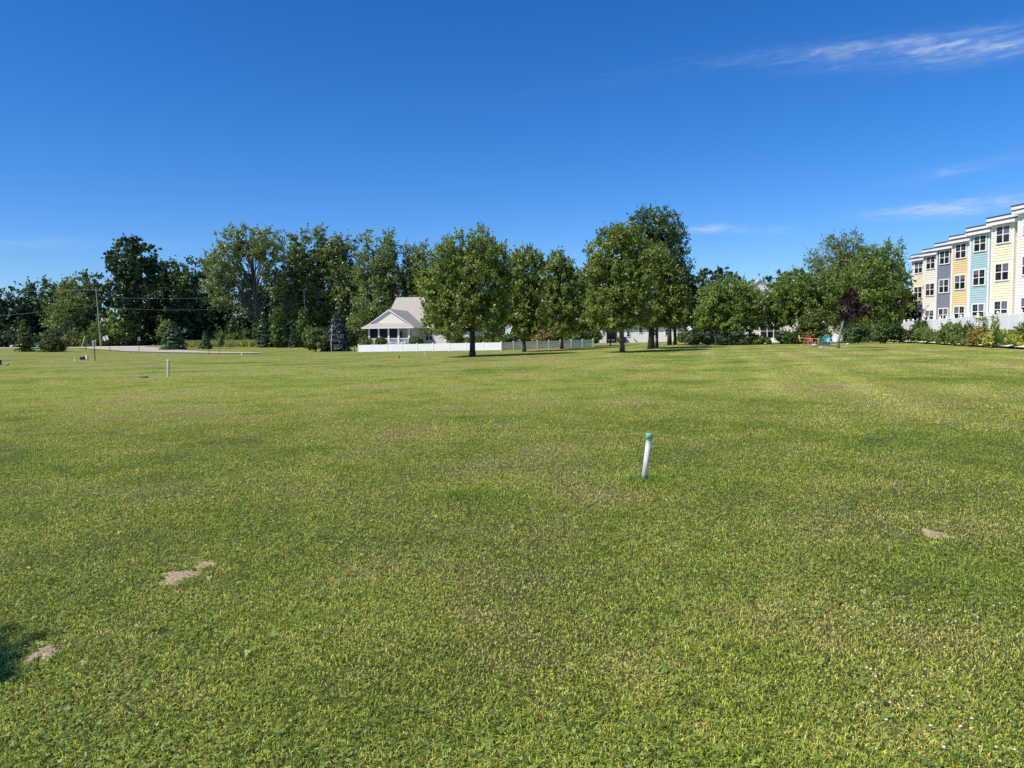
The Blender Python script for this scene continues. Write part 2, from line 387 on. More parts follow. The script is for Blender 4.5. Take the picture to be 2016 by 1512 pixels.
m_ground, nt, b = newmat('lawn_ground')
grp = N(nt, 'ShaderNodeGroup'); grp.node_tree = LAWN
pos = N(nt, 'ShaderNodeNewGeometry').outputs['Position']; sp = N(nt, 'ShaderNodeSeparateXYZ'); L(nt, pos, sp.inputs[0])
soil = ramp(nt, noise(nt, pos, 9, 5, .65), [(.3, (.045, .05, .015)), (.7, (.12, .11, .04))])  # soil tone, darkened so gaps between the blades look shaded
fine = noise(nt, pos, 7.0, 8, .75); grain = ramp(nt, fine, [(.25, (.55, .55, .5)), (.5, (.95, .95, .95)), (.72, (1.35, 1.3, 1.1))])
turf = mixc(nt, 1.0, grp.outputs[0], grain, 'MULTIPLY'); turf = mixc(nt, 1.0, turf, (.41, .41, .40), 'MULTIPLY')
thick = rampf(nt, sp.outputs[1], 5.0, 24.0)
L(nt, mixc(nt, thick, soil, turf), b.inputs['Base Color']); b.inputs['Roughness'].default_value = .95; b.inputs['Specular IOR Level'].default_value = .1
bp = N(nt, 'ShaderNodeBump'); bp.inputs['Strength'].default_value = .6; bp.inputs['Distance'].default_value = .06; L(nt, fine, bp.inputs['Height']); L(nt, bp.outputs[0], b.inputs['Normal'])

def axis(a, n, mx): 
    t = np.linspace(-1, 1, n); return np.sinh(t * a) / math.sinh(a) * mx
xs = axis(5.2, 181, 2600); ys = np.concatenate([np.linspace(-60, 0, 16)[:-1], np.linspace(0, 140, 141), np.geomspace(142, 4200, 50)])
mb = MB(); mb.v = [(float(x), float(y), terrain(float(x), float(y))) for y in ys for x in xs]; nx = len(xs)
mb.f = [(j * nx + i, j * nx + i + 1, (j + 1) * nx + i + 1, (j + 1) * nx + i) for j in range(len(ys) - 1) for i in range(nx - 1)]
tag(mb.build('lawn_ground', m_ground, None, True), 'wide mown green lawn running to the trees', 'lawn', kind='structure')

# ------------------------------------------------------------------ grass, clover, flowers
S_ = Vector((.309, .951, 0)); PA = ground(2016, 688.5); PB = ground(1740, 672.0); pd = (PB - PA).normalized(); nrm = Vector((pd.y, -pd.x, 0)); PIT = ground(1621, 679.6)
SOIL = []    # (x, y, rx, ry)
for px, py, wx, dy in ((350, 1136, 33, 15), (404, 1112, 20, 7), (85, 1290, 28, 17), (1842, 1052, 26, 9), (318, 1248, 22, 9), (985, 834, 20, 5)):
    g = ground(px, py); g2 = ground(px, py - dy); SOIL.append((g.x, g.y, wx * g.y / F, abs(g2.y - g.y)))
def vn(x, y, seed):
    xi = np.floor(x).astype(np.int64); yi = np.floor(y).astype(np.int64); fx = x - xi; fy = y - yi; fx = fx * fx * (3 - 2 * fx); fy = fy * fy * (3 - 2 * fy)
    def h(a, b_): 
        v = np.sin(a * 127.1 + b_ * 311.7 + seed * 74.7) * 43758.5453; return v - np.floor(v)
    return (h(xi, yi) * (1 - fx) + h(xi + 1, yi) * fx) * (1 - fy) + (h(xi, yi + 1) * (1 - fx) + h(xi + 1, yi + 1) * fx) * fy
def fbm(x, y, s): return (vn(x, y, s) + .5 * vn(x * 2.1, y * 2.1, s + 1) + .25 * vn(x * 4.3, y * 4.3, s + 2)) / 1.75
def tz(x, y):
    s = .015 * x; s = np.where(s > 0, .55 * np.tanh(s / .55), .32 * np.tanh(s / .32)); q_ = np.clip((y - 112) / 40, 0, 1); k_ = np.clip((x + 48) / 32, 0, 1); s = s + .75 * q_ * q_ * (3 - 2 * q_) * (1 - k_ * k_ * (3 - 2 * k_)); t = np.clip((y - 5) / 35, 0, 1); t2 = np.clip((y - 4) / 8, 0, 1)
    return s * t * t * (3 - 2 * t) + .02 * np.sin(x * .31 + 1) * np.sin(y * .23) * t2 * t2 * (3 - 2 * t2)
def scatter(n, d0, d1, pw, seed, half=.92):
    """points over the field, thinning with distance d ** -pw"""
    r = np.random.default_rng(seed); u = r.uniform(0, 1, n); q = 2 - pw
    d = (d0 ** q + u * (d1 ** q - d0 ** q)) ** (1 / q) if abs(q) > .01 else d0 * (d1 / d0) ** u
    x = r.uniform(-half, half, n) * d; return x, d, r
def soilmask(x, y, pad=1.0):
    m = np.zeros(len(x))
    for sx, sy, rx, ry in SOIL:
        q = ((x - sx) / (rx * pad)) ** 2 + ((y - sy) / (ry * pad)) ** 2; m = np.maximum(m, np.clip(1.15 - q, 0, 1) * .95)
    return m
STAKE = ground(1267, 951)
tuft = [(STAKE.x, STAKE.y, .30, 1.0), (STAKE.x + .15, STAKE.y, .22, .8)]
g = ground(895, 978); tuft.append((g.x, g.y, .30, .75)); g = ground(1180, 745); 

m_blade, nt, b = newmat('grass_blade')
grp = N(nt, 'ShaderNodeGroup'); grp.node_tree = LAWN
rn = N(nt, 'ShaderNodeAttribute', attribute_name='rnd').outputs['Fac']; tt = N(nt, 'ShaderNodeAttribute', attribute_name='tip').outputs['Fac']; lu = N(nt, 'ShaderNodeAttribute', attribute_name='lush').outputs['Fac']
vary = ramp(nt, rn, [(0, (.22, .32, .25)), (.3, (.75, .80, .75)), (.55, (1.05, 1.03, 1.0)), (.84, (1.45, 1.36, 1.3)), (1, (1.9, 1.75, 2.0))])  # dark and pale ends paint shadowed gaps and highlights into blade colour
c = mixc(nt, 1.0, grp.outputs[0], vary, 'MULTIPLY'); c = mixc(nt, math_(nt, 'MULTIPLY', lu, .8), c, (.13, .27, .035))
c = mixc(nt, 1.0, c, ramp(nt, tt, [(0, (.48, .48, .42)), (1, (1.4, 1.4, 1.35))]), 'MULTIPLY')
L(nt, c, b.inputs['Base Color']); b.inputs['Roughness'].default_value = .5; b.inputs['Specular IOR Level'].default_value = .25
tr_ = N(nt, 'ShaderNodeBsdfTranslucent'); L(nt, c, tr_.inputs[0]); mx = N(nt, 'ShaderNodeMixShader'); mx.inputs[0].default_value = .42
L(nt, b.outputs[0], mx.inputs[1]); L(nt, tr_.outputs[0], mx.inputs[2]); L(nt, mx.outputs[0], nt.nodes['Material Output'].inputs[0])

def grass(n, d0, d1, pw, seed, wid, hgt, grow, extra=None, fade=None):
    x, y, r = scatter(n, d0, d1, pw, seed)
    keep = r.uniform(0, 1, n) > soilmask(x, y) * 1.05; x, y = x[keep], y[keep]; n = len(x)
    keep = ~(((x - PA.x) * nrm.x + (y - PA.y) * nrm.y > -.02) & (y > 12) & (x > 8)) & ((x - PIT.x) ** 2 + (y - PIT.y) ** 2 > 1.9 ** 2); x, y = x[keep], y[keep]; n = len(x)
    den = fbm(x * 1.7, y * 1.7, 3); keep = r.uniform(0, 1, n) < .45 + .9 * den; x, y = x[keep], y[keep]; n = len(x)
    if fade:
        keep = r.uniform(0, 1, n) < np.clip((y - fade[0]) / (fade[1] - fade[0]), 0, 1) if fade[1] > fade[0] else r.uniform(0, 1, n) < np.clip((fade[0] - y) / (fade[0] - fade[1]), 0, 1); x, y = x[keep], y[keep]; n = len(x)
    if extra is not None: x = np.concatenate([x, extra[0]]); y = np.concatenate([y, extra[1]]); n = len(x)
    z = tz(x, y); lush = np.zeros(n)
    for tx, ty, tr2, k in tuft: lush = np.maximum(lush, k * np.exp(-(((x - tx) / tr2) ** 2 + ((y - ty) / tr2) ** 2) * 1.3))
    hh = hgt * (.55 + .9 * fbm(x * .9, y * .9, 11)) * r.uniform(.5, 1.35, n) * (1 + 1.2 * lush); sc = 1 + grow * np.maximum(0, y - 5)
    w = wid * r.uniform(.6, 1.4, n) * sc; a = r.uniform(0, 6.283, n); ln = r.uniform(.2, 1.5, n) * (1 - .6 * lush); a2 = a + r.normal(size=n) * .9
    P = np.stack([x, y, z], 1); s_ = np.stack([np.cos(a), np.sin(a), 0 * a], 1); o = np.stack([-np.sin(a2), np.cos(a2), 0 * a2], 1)
    hs_ = (hh * (1 + .25 * np.minimum(1.5, sc - 1)) * np.clip(1.15 - y / 90, .5, 1))[:, None]
    mid_ = P + o * hs_ * (.35 * ln)[:, None] + np.array([0, 0, 1]) * hs_ * np.maximum(.25, .6 - .12 * ln)[:, None]
    tp = P + o * hs_ * (.85 * ln)[:, None] + np.array([0, 0, 1]) * hs_ * np.maximum(.25, 1 - .45 * ln)[:, None]
    W_ = s_ * w[:, None] * .5
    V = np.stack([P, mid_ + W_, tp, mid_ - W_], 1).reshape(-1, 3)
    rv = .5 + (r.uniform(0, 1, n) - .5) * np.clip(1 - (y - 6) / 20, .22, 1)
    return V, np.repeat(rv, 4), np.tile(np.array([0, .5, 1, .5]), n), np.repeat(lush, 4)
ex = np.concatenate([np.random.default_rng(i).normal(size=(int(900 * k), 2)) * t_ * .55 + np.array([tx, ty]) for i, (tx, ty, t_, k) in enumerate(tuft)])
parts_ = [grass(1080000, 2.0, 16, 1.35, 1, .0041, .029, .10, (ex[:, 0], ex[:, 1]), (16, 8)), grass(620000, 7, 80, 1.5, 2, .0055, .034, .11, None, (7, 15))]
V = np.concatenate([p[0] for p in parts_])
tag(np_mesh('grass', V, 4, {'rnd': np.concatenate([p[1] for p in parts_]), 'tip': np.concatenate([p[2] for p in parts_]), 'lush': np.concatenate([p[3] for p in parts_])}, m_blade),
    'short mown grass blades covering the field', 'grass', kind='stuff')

def clover(n, d0, d1, pw, seed, size, thr):
    x, y, r = scatter(n, d0, d1, pw, seed)
    cl = fbm(x * .55, y * .55, 21) + .25 * fbm(x * 3, y * 3, 5); keep = (cl > thr + r.uniform(-.16, .16, n)) & (r.uniform(0, 1, n) > soilmask(x, y) * 1.1); x, y = x[keep], y[keep]; n = len(x)
    z = tz(x, y) + r.uniform(.006, .042, n); a = r.uniform(0, 6.283, n); tl = unit(np.stack([r.normal(size=n) * .45, r.normal(size=n) * .45, np.ones(n)], 1))
    s = size * r.uniform(.6, 1.5, n) * (1 + .05 * np.maximum(0, y - 4)); t0 = unit(np.cross(tl, np.stack([np.cos(a), np.sin(a), .0 * a], 1))); b0 = np.cross(tl, t0); Vs = []; rv = np.clip(r.normal(.5, .22, n), 0, 1)
    C = np.stack([x, y, z], 1); s = s[:, None]
    for k in range(3):
        q = k * 2.094; d = t0 * math.cos(q) + b0 * math.sin(q); e = np.cross(tl, d)
        Vs.append(np.stack([C, C + d * s * .45 + e * s * .48 + tl * s * .1, C + d * s * .95 + e * s * .3, C + d * s * .95 - e * s * .3, C + d * s * .45 - e * s * .48 + tl * s * .1], 1))
    return np.concatenate(Vs).reshape(-1, 3), np.tile(np.repeat(rv, 5), 3)
m_clover = mat_leaf('leaf_clover', (.09, .17, .03), (.33, .43, .09), .38, .18, (.52, .55, .20))
c1 = clover(120000, 2.0, 11, 1.25, 31, .0066, .60); c2 = clover(3500, 2.0, 9, 1.2, 32, .014, .55)
tag(np_mesh('clover', np.concatenate([c1[0], c2[0]]), 5, {'rnd': np.concatenate([c1[1], c2[1]])}, m_clover), 'low clover and broad-leaved weeds growing through the grass', 'clover', kind='stuff')

r = np.random.default_rng(5); fl = []
for px, py, sx, sy, k in ((1800, 1400, 130, 90, 42), (1720, 1220, 140, 70, 34), (1930, 1230, 70, 50, 16), (1960, 1480, 60, 30, 6), (640, 736, 60, 5, 60), (720, 726, 60, 3, 40), (850, 730, 70, 4, 25), (1000, 716, 90, 5, 60), (1560, 690, 120, 5, 50), (300, 850, 160, 20, 8), (1700, 790, 200, 40, 18)):
    for _ in range(k):
        qx, qy = px + r.normal() * sx * .6, py + r.normal() * sy * .6
        if qy < 682: continue
        g = ground(qx, qy)
        if g.y < 90: fl.append(g)
mb = MB()
for i, g in enumerate(fl):
    s = r.uniform(.0035, .0075) * (1 + .014 * g.y); h = r.uniform(.018, .04)
    mb.ell((g.x, g.y, g.z + h), (s, s, s * .7), 6, 4, .3, i); mb.tube([(g.x, g.y, g.z - .01), (g.x, g.y, g.z + h)], .0014, 3, False)
tag(mb.build('clover_flowers', mat_plain('clover_white', (.78, .70, .50), .9, .15, 90, c2=(.48, .35, .25)), None, True), 'small white clover flower heads dotted through the grass', 'flowers', kind='stuff')

m_soil = mat_plain('dry_soil', (.50, .385, .25), .95, .2, 22, c2=(.25, .19, .12), bump=.8)
for i, (sx, sy, rx, ry) in enumerate(SOIL[:4]):
    rr = random.Random(i); mb = MB(); nr, na = 9, 30; g = terrain(sx, sy); mound = (.003, .003, .016, .004)[i]
    mb.v.append((sx, sy, g + mound)); 
    for j in range(1, nr + 1):
        f = j / nr
        for k in range(na):
            a = 6.283 * k / na; ed = 1 + .28 * math.sin(a * 3 + i) + .2 * math.sin(a * 5 + 2 * i); x = sx + math.cos(a) * rx * f * ed; y = sy + math.sin(a) * ry * f * ed
            mb.v.append((x, y, terrain(x, y) + mound * (1 - f * f) + rr.uniform(-.004, .006) * (1 - f) + (.004 if j < nr else -.01)))
    mb.f += [(0, 1 + k, 1 + (k + 1) % na) for k in range(na)]
    for j in range(nr - 1):
        for k in range(na): a, b_ = 1 + j * na + k, 1 + j * na + (k + 1) % na; mb.f.append((a, a + na, b_ + na, b_))
    if i != 1:
        for q in range(40 if i == 2 else 24):
            a = rr.uniform(0, 6.28); f = rr.uniform(0, .95) ** .7; s = rr.uniform(.003, .010); mb.ell((sx + math.cos(a) * rx * f, sy + math.sin(a) * ry * f, terrain(sx, sy) + mound * (1 - f * f) + s * .3), (s, s, s * .7), 6, 4, .3, q)
    tag(mb.build('dirt_patch', m_soil, None, True), ('large bare tan soil patch in the grass at the left', 'small bare soil patch beside the larger left one', 'crumbly tan mole mound at the lower left', 'small bare tan soil patch at the right')[i], 'soil', kind='structure')

# ------------------------------------------------------------------ simple paints and roads
WHITE = mat_plain('white_paint', (.90, .88, .84), .6, .05, 2)
VINYL = mat_plain('white_vinyl', (.90, .89, .87), .45, .04, 2)
_nt = VINYL.node_tree; _b = _nt.nodes['Principled BSDF']; _t = N(_nt, 'ShaderNodeBsdfTranslucent'); _t.inputs[0].default_value = (.85, .87, .84, 1); _m = N(_nt, 'ShaderNodeMixShader'); _m.inputs[0].default_value = .12
L(_nt, _b.outputs[0], _m.inputs[1]); L(_nt, _t.outputs[0], _m.inputs[2]); L(_nt, _m.outputs[0], _nt.nodes['Material Output'].inputs[0])
DARKMETAL = mat_plain('dark_metal', (.035, .032, .03), .6, .2, 8)
GREYMETAL = mat_plain('grey_metal', (.30, .31, .32), .5, .15, 5)
SIGNBACK = mat_plain('sign_panel', (.88, .87, .85), .45, .06, 3)
SHINGLE = mat_plain('grey_shingle', (.50, .44, .355), .95, .16, 5, c2=(.36, .315, .255), bump=.3)
DARKROOF = mat_plain('dark_shingle', (.12, .11, .105), .95, .2, 6)
CONCRETE = mat_plain('concrete', (.86, .76, .58), .9, .1, 1.2, c2=(.76, .67, .50), bump=.1)
ASPHALT = mat_plain('worn_asphalt', (.52, .45, .35), .9, .12, .6, c2=(.44, .38, .295), bump=.15)
GLASS, nt, b = newmat('window_glass')
gl = noise(nt, N(nt, 'ShaderNodeTexCoord').outputs['Object'], 1.1, 2); L(nt, ramp(nt, gl, [(.4, (.010, .011, .012)), (.65, (.035, .037, .040))]), b.inputs['Base Color'])
b.inputs['Roughness'].default_value = .06; b.inputs['Specular IOR Level'].default_value = .5
SCREEN = mat_plain('porch_screen', (.016, .016, .018), .7, .3, 2)

def strip(name, left, right, mat, label, cat, h=.05, h2=None):
    h2 = h if h2 is None else h2
    """a flat band between two lists of photo points (ground points), draped on the terrain"""
    mb = MB(); seg = 12; Ls = []; Rs = []
    for A, out in ((left, Ls), (right, Rs)):
        for i in range(len(A) - 1):
            for k in range(seg): out.append(A[i].lerp(A[i + 1], k / seg))
        out.append(A[-1])
    nc = 7
    for a, b_ in zip(Ls, Rs):
        for c_ in range(nc):
            p = a.lerp(b_, c_ / (nc - 1)); mb.v.append((p.x, p.y, terrain(p.x, p.y) + h + (h2 - h) * c_ / (nc - 1)))
    n = len(Ls)
    mb.f = [(i * nc + c_, i * nc + c_ + 1, (i + 1) * nc + c_ + 1, (i + 1) * nc + c_) for i in range(n - 1) for c_ in range(nc - 1)]
    return tag(mb.build(name, mat, None, True), label, cat, kind='structure')
# far road on the left and the drive that leaves it toward the middle of the picture
G = lambda px, py: ground(px, py)
strip('road', [col(-420, 158), col(-100, 156), col(180, 155), col(330, 160), col(480, 190)], [col(-420, 148), col(-100, 146), col(180, 145), col(330, 150), col(480, 180)], CONCRETE, 'pale far road along the trees', 'road', .06)
strip('driveway', [col(280, 147), col(330, 131), col(400, 118), col(470, 108), col(520, 101)], [col(150, 141), col(250, 122), col(340, 112), col(430, 101), col(500, 96)], ASPHALT, 'worn grey drive branching off the road', 'driveway', .10)

# ------------------------------------------------------------------ woodland on the left
WOOD = 'trees of the wood on the left'
def t(*a, **k): return tree(*a, **k)
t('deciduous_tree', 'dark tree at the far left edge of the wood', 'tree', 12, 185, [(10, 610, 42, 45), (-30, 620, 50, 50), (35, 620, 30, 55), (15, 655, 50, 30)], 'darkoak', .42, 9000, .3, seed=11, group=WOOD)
t('deciduous_tree', 'round dark green tree second from the left edge', 'tree', 85, 200, [(92, 572, 30, 30), (70, 600, 35, 40), (108, 585, 25, 35), (85, 640, 45, 40)], 'oak', .42, 10000, .3, seed=12, group=WOOD)
t('deciduous_tree', 'olive green rounded tree behind the left utility pole', 'tree', 150, 200, [(148, 560, 28, 24), (135, 590, 30, 40), (165, 575, 22, 36), (155, 620, 38, 50)], 'olive', .40, 10000, .3, seed=13, group=WOOD)
t('deciduous_tree', 'dark spiky topped tree between the olive tree and the tall oak', 'tree', 194, 210, [(190, 565, 20, 26), (205, 585, 22, 36), (180, 600, 25, 40), (200, 635, 30, 40)], 'oak', .42, 8000, .3, seed=14, group=WOOD)
t('willow_tree', 'pale olive feathery tree standing in front of the left wood', 'tree', 138, 172, [(140, 590, 22, 27), (128, 620, 32, 35), (150, 615, 26, 40), (135, 650, 40, 35)], 'olive', .26, 14000, .25, seed=15, group=WOOD, clump=.22)
t('oak_tree', 'tallest very dark oak with a lobed crown above the left road', 'tree', 256, 165, [(250, 485, 20, 16), (272, 481, 13, 13), (224, 501, 12, 12), (221, 526, 11, 15), (291, 489, 13, 13), (304, 506, 8, 15), (301, 536, 11, 19), (240, 513, 21, 19), (268, 516, 22, 20), (286, 526, 16, 22), (246, 546, 20, 20), (229, 562, 11, 17), (272, 560, 18, 22), (250, 590, 20, 22), (262, 620, 16, 20), (296, 562, 11, 17)], 'darkoak', .36, 26000, .75, BARK_GREY, seed=16, group=WOOD, clump=.2, shell=.65, trunk_top=7, nlimb=40)
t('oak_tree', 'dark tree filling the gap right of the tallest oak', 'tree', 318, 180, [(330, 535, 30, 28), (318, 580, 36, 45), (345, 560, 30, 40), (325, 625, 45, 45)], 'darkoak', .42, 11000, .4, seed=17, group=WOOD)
t('oak_tree', 'dark irregular tree left of the tall forked cottonwood', 'tree', 385, 178, [(388, 520, 18, 20), (370, 545, 28, 30), (402, 530, 18, 30), (392, 580, 38, 45), (370, 620, 40, 50)], 'oak', .40, 13000, .4, seed=18, group=WOOD)
t('cottonwood_tree', 'tall forked grey-green cottonwood with open crown and thick trunk', 'tree', 507, 150, [(482, 458, 18, 18), (460, 468, 20, 20), (505, 462, 16, 14), (530, 468, 20, 18), (470, 500, 30, 26), (515, 495, 30, 24), (545, 495, 14, 26), (430, 510, 22, 22), (415, 525, 16, 20), (455, 540, 30, 25), (538, 532, 22, 26), (430, 560, 26, 28), (545, 565, 18, 24), (450, 590, 26, 22), (478, 612, 18, 18)], 'cotton', .27, 25000, .55, BARK_GREY, seed=19, group=WOOD, clump=.26, fork=[(-5.5, 1.0), (4.5, .9)], trunk_top=8.5, nlimb=46, shell=.3)
t('cottonwood_tree', 'narrow two-topped cottonwood right of the tall forked one', 'tree', 592, 158, [(580, 480, 15, 24), (602, 474, 11, 24), (588, 520, 24, 30), (572, 555, 22, 28), (603, 560, 22, 34), (585, 600, 30, 30)], 'cotton', .32, 15000, .4, BARK_GREY, seed=20, group=WOOD, clump=.24, shell=.35)
t('cottonwood_tree', 'pointed cottonwood in the middle of the left row', 'tree', 632, 160, [(629, 470, 13, 22), (645, 500, 18, 26), (625, 520, 20, 34), (640, 565, 26, 36), (628, 610, 28, 30)], 'cotton', .32, 15000, .4, BARK_GREY, seed=21, group=WOOD, clump=.24, shell=.35)
t('cottonwood_tree', 'cottonwood with a dented top left of the broad one', 'tree', 676, 160, [(665, 490, 16, 26), (686, 484, 14, 22), (670, 530, 26, 34), (690, 560, 22, 40), (672, 600, 32, 34)], 'cotton', .32, 16000, .4, BARK_GREY, seed=22, group=WOOD, clump=.24, shell=.35)
t('cottonwood_tree', 'broad pale cottonwood standing behind the porch cottage roof', 'tree', 742, 150, [(714, 468, 13, 18), (738, 466, 15, 18), (765, 468, 15, 20), (722, 500, 24, 26), (756, 500, 28, 30), (735, 545, 38, 36), (770, 545, 26, 36), (745, 595, 46, 36), (720, 630, 36, 26)], 'cotton', .30, 24000, .5, BARK_GREY, seed=23, group=WOOD, clump=.22, shell=.35)
t('cottonwood_tree', 'pale cottonwood half hidden behind the first lawn maple', 'tree', 815, 152, [(802, 492, 14, 18), (822, 500, 24, 26), (808, 540, 32, 36), (838, 540, 30, 40), (815, 590, 40, 36)], 'cotton', .32, 14000, .4, BARK_GREY, seed=24, group=WOOD, clump=.22, shell=.35)
for i, (px, Y, lb) in enumerate(((355, 172, [(350, 640, 40, 40), (370, 600, 30, 36)]), (440, 175, [(440, 645, 42, 36), (425, 610, 35, 32)]), (520, 182, [(520, 630, 42, 46), (505, 585, 32, 32)]), (575, 178, [(570, 635, 40, 40), (560, 590, 26, 34)]), (640, 180, [(640, 640, 40, 36), (655, 600, 30, 36)]), (700, 178, [(695, 640, 34, 36), (700, 590, 34, 36)]), (290, 178, [(285, 645, 44, 38), (290, 600, 34, 34)]), (850, 160, [(860, 600, 50, 50), (900, 580, 50, 50), (850, 640, 40, 36)]), (45, 190, [(40, 650, 44, 30), (60, 630, 30, 34)]))):
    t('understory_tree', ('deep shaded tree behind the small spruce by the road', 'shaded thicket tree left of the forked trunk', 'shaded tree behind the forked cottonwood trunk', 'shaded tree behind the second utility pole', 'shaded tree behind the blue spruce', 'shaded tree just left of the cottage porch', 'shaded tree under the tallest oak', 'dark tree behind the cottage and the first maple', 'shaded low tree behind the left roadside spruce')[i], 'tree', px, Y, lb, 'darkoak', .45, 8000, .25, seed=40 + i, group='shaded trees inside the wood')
t('shrub', 'mid green roadside shrub mass at the foot of the left utility pole', 'shrub', 215, 160, [(215, 640, 24, 26), (190, 660, 20, 20), (238, 645, 20, 32), (205, 668, 26, 14)], 'lawnshrub', .28, 9000, .12, seed=60, part='foliage', stem='stem')
t('shrub', 'low spreading dark shrub right of the left yew bush', 'shrub', 148, 152, [(145, 668, 24, 14), (165, 672, 18, 10), (128, 670, 14, 12)], 'olive', .22, 6000, .08, seed=61, part='foliage', stem='stem')
t('shrub', 'bright green shrub behind the roadside spruce', 'shrub', 322, 150, [(322, 645, 12, 18), (330, 660, 14, 16)], 'bright', .22, 4000, .08, seed=62, part='foliage', stem='stem')
for i, (px, lb, mt) in enumerate(((470, [(468, 664, 12, 10), (478, 660, 8, 10)], 'lawnshrub'), (490, [(488, 662, 9, 14)], 'bright'), (508, [(507, 655, 11, 22)], 'lawnshrub'), (456, [(455, 668, 8, 7)], 'bright'))):
    t('shrub', ('low shrub at the wood edge below the forked cottonwood', 'yellow-green shrub left of the blue-green spruce', 'upright green shrub beside the blue-green spruce', 'tiny bright shrub in the meadow grass')[i], 'shrub', px, 148, lb, mt, .2, 3500, .06, seed=70 + i, part='foliage', stem='stem')
# roadside and specimen conifers
conifer('spruce_tree', 'thin ragged spruce by the road near the left edge', 'tree', 50, 128, 630, 22, 'yew', 3600, 1, ragged=.6, needle=.2, power=.75)
t('yew_shrub', 'yellowish conical yew right of the ragged spruce', 'shrub', 101, 126, [(100, 668, 10, 18), (92, 685, 14, 11), (112, 684, 14, 12), (102, 680, 20, 12)], 'yew', .18, 8000, .1, seed=80, part='foliage', stem='stem')
conifer('spruce_tree', 'plump dark green spruce beside the road junction', 'tree', 342, 128, 634, 26, 'spruce', 8000, 2, base=.02, ragged=.15, power=.6, needle=.2)
conifer('spruce_tree', 'small dark spruce behind the first thin sign post', 'tree', 405, 130, 652, 14, 'spruce', 4000, 3, needle=.18)
t('sapling', 'slim green sapling behind the second thin post', 'tree', 433, 130, [(433, 664, 8, 9), (434, 673, 7, 6)], 'lawnshrub', .16, 2200, .04, seed=81)
conifer('spruce_tree', 'blue-green spruce at the wood edge below the forked cottonwood', 'tree', 521, 135, 614, 22, 'spruce', 8000, 4, needle=.24)
t('cedar_tree', 'broad bright green arborvitae right of the blue-green spruce', 'tree', 547, 134, [(546, 630, 8, 24), (547, 655, 15, 22), (549, 669, 16, 12)], 'cedar', .18, 9000, .1, seed=82, up=.9)
conifer('spruce_tree', 'short dark spruce between the two arborvitae', 'tree', 576, 134, 648, 14, 'spruce', 4500, 5, needle=.2)
t('cedar_tree', 'slim bright arborvitae under the second utility pole', 'tree', 596, 136, [(597, 628, 6, 20), (597, 652, 11, 24), (595, 670, 11, 12)], 'cedar', .18, 8000, .1, seed=83, up=.9)
t('lilac_shrub', 'leafy olive shrub left of the blue spruce', 'shrub', 622, 104, [(618, 660, 16, 16), (632, 674, 14, 14), (615, 676, 12, 12)], 'olive', .16, 7000, .08, seed=84, part='foliage', stem='stem')
conifer('blue_spruce', 'silvery blue spruce left of the porch cottage', 'tree', 664, 106, 618, 32, 'bluespruce', 14000, 6, needle=.2, base=.02, power=.8)
# bare white birch sapling in front of the blue spruce
g = col(653, 100); root = thing('birch_tree', 'leafless white birch sapling in front of the blue spruce', 'tree', g); mb = MB(); rr = random.Random(3)
H_ = at(653, 640, 100).z - g.z; mb.tube([(0, 0, -.1), (-.05, 0, H_ * .4), (.12, 0, H_ * .7), (.05, 0, H_)], [.06, .045, .03, .008], 6); mb.build('trunk', WHITE, root, True); mb = MB()
for i in range(22):
    z0 = rr.uniform(.25, .95) * H_; a = rr.uniform(0, 6.28); ln = rr.uniform(.5, 1.6) * (1.1 - z0 / H_); mb.tube([(0, 0, z0), (math.cos(a) * ln * .5, math.sin(a) * ln * .5, z0 + ln * .35), (math.cos(a) * ln, math.sin(a) * ln, z0 + ln * .45)], [.018, .012, .005], 4, False)
mb.build('branches', BARK_PALE, root, True)
t('shrub', 'leggy olive shrub with pale stems left of the cottage porch', 'shrub', 698, 108, [(700, 655, 10, 20), (706, 668, 9, 14), (694, 665, 8, 14)], 'olive', .16, 3500, .05, BARK_PALE, seed=85, part='foliage', stem='stem', fork=[(-.9, 1.2), (.6, 1.2)])
t('cedar_tree', 'very slim dark arborvitae against the porch corner', 'tree', 718, 118, [(718, 625, 6, 16), (718, 650, 7, 24), (718, 668, 7, 12)], 'cedar', .15, 6000, .07, seed=86, up=.9)
# meadow of tall grass under the wood
r = np.random.default_rng(9); n = 15000; px = r.uniform(352, 640, n); Yd = r.uniform(137, 147, n); X = (px - 1008) / F * Yd * 1.0; Z = tz(X, Yd); h = r.uniform(.5, 1.35, n); a = r.uniform(0, 6.28, n)
o_ = np.stack([np.cos(a), np.sin(a), 0 * a], 1) * (h * .25)[:, None]; s_ = np.stack([np.cos(a + 1.5), np.sin(a + 1.5), 0 * a], 1) * .05; P = np.stack([X, Yd, Z], 1); up_ = np.array([0, 0, 1.])
V = np.stack([P - s_, P + s_, P + o_ * .4 + up_ * (h * .6)[:, None] + s_ * .7, P + o_ + up_ * h[:, None], P + o_ * .4 + up_ * (h * .6)[:, None] - s_ * .7], 1).reshape(-1, 3)
tag(np_mesh('meadow_grass', V, 5, {'rnd': np.repeat(r.uniform(0, 1, n), 5)}, LEAF['meadow']), 'tall unmown meadow grass under the wood edge', 'grass', kind='stuff')

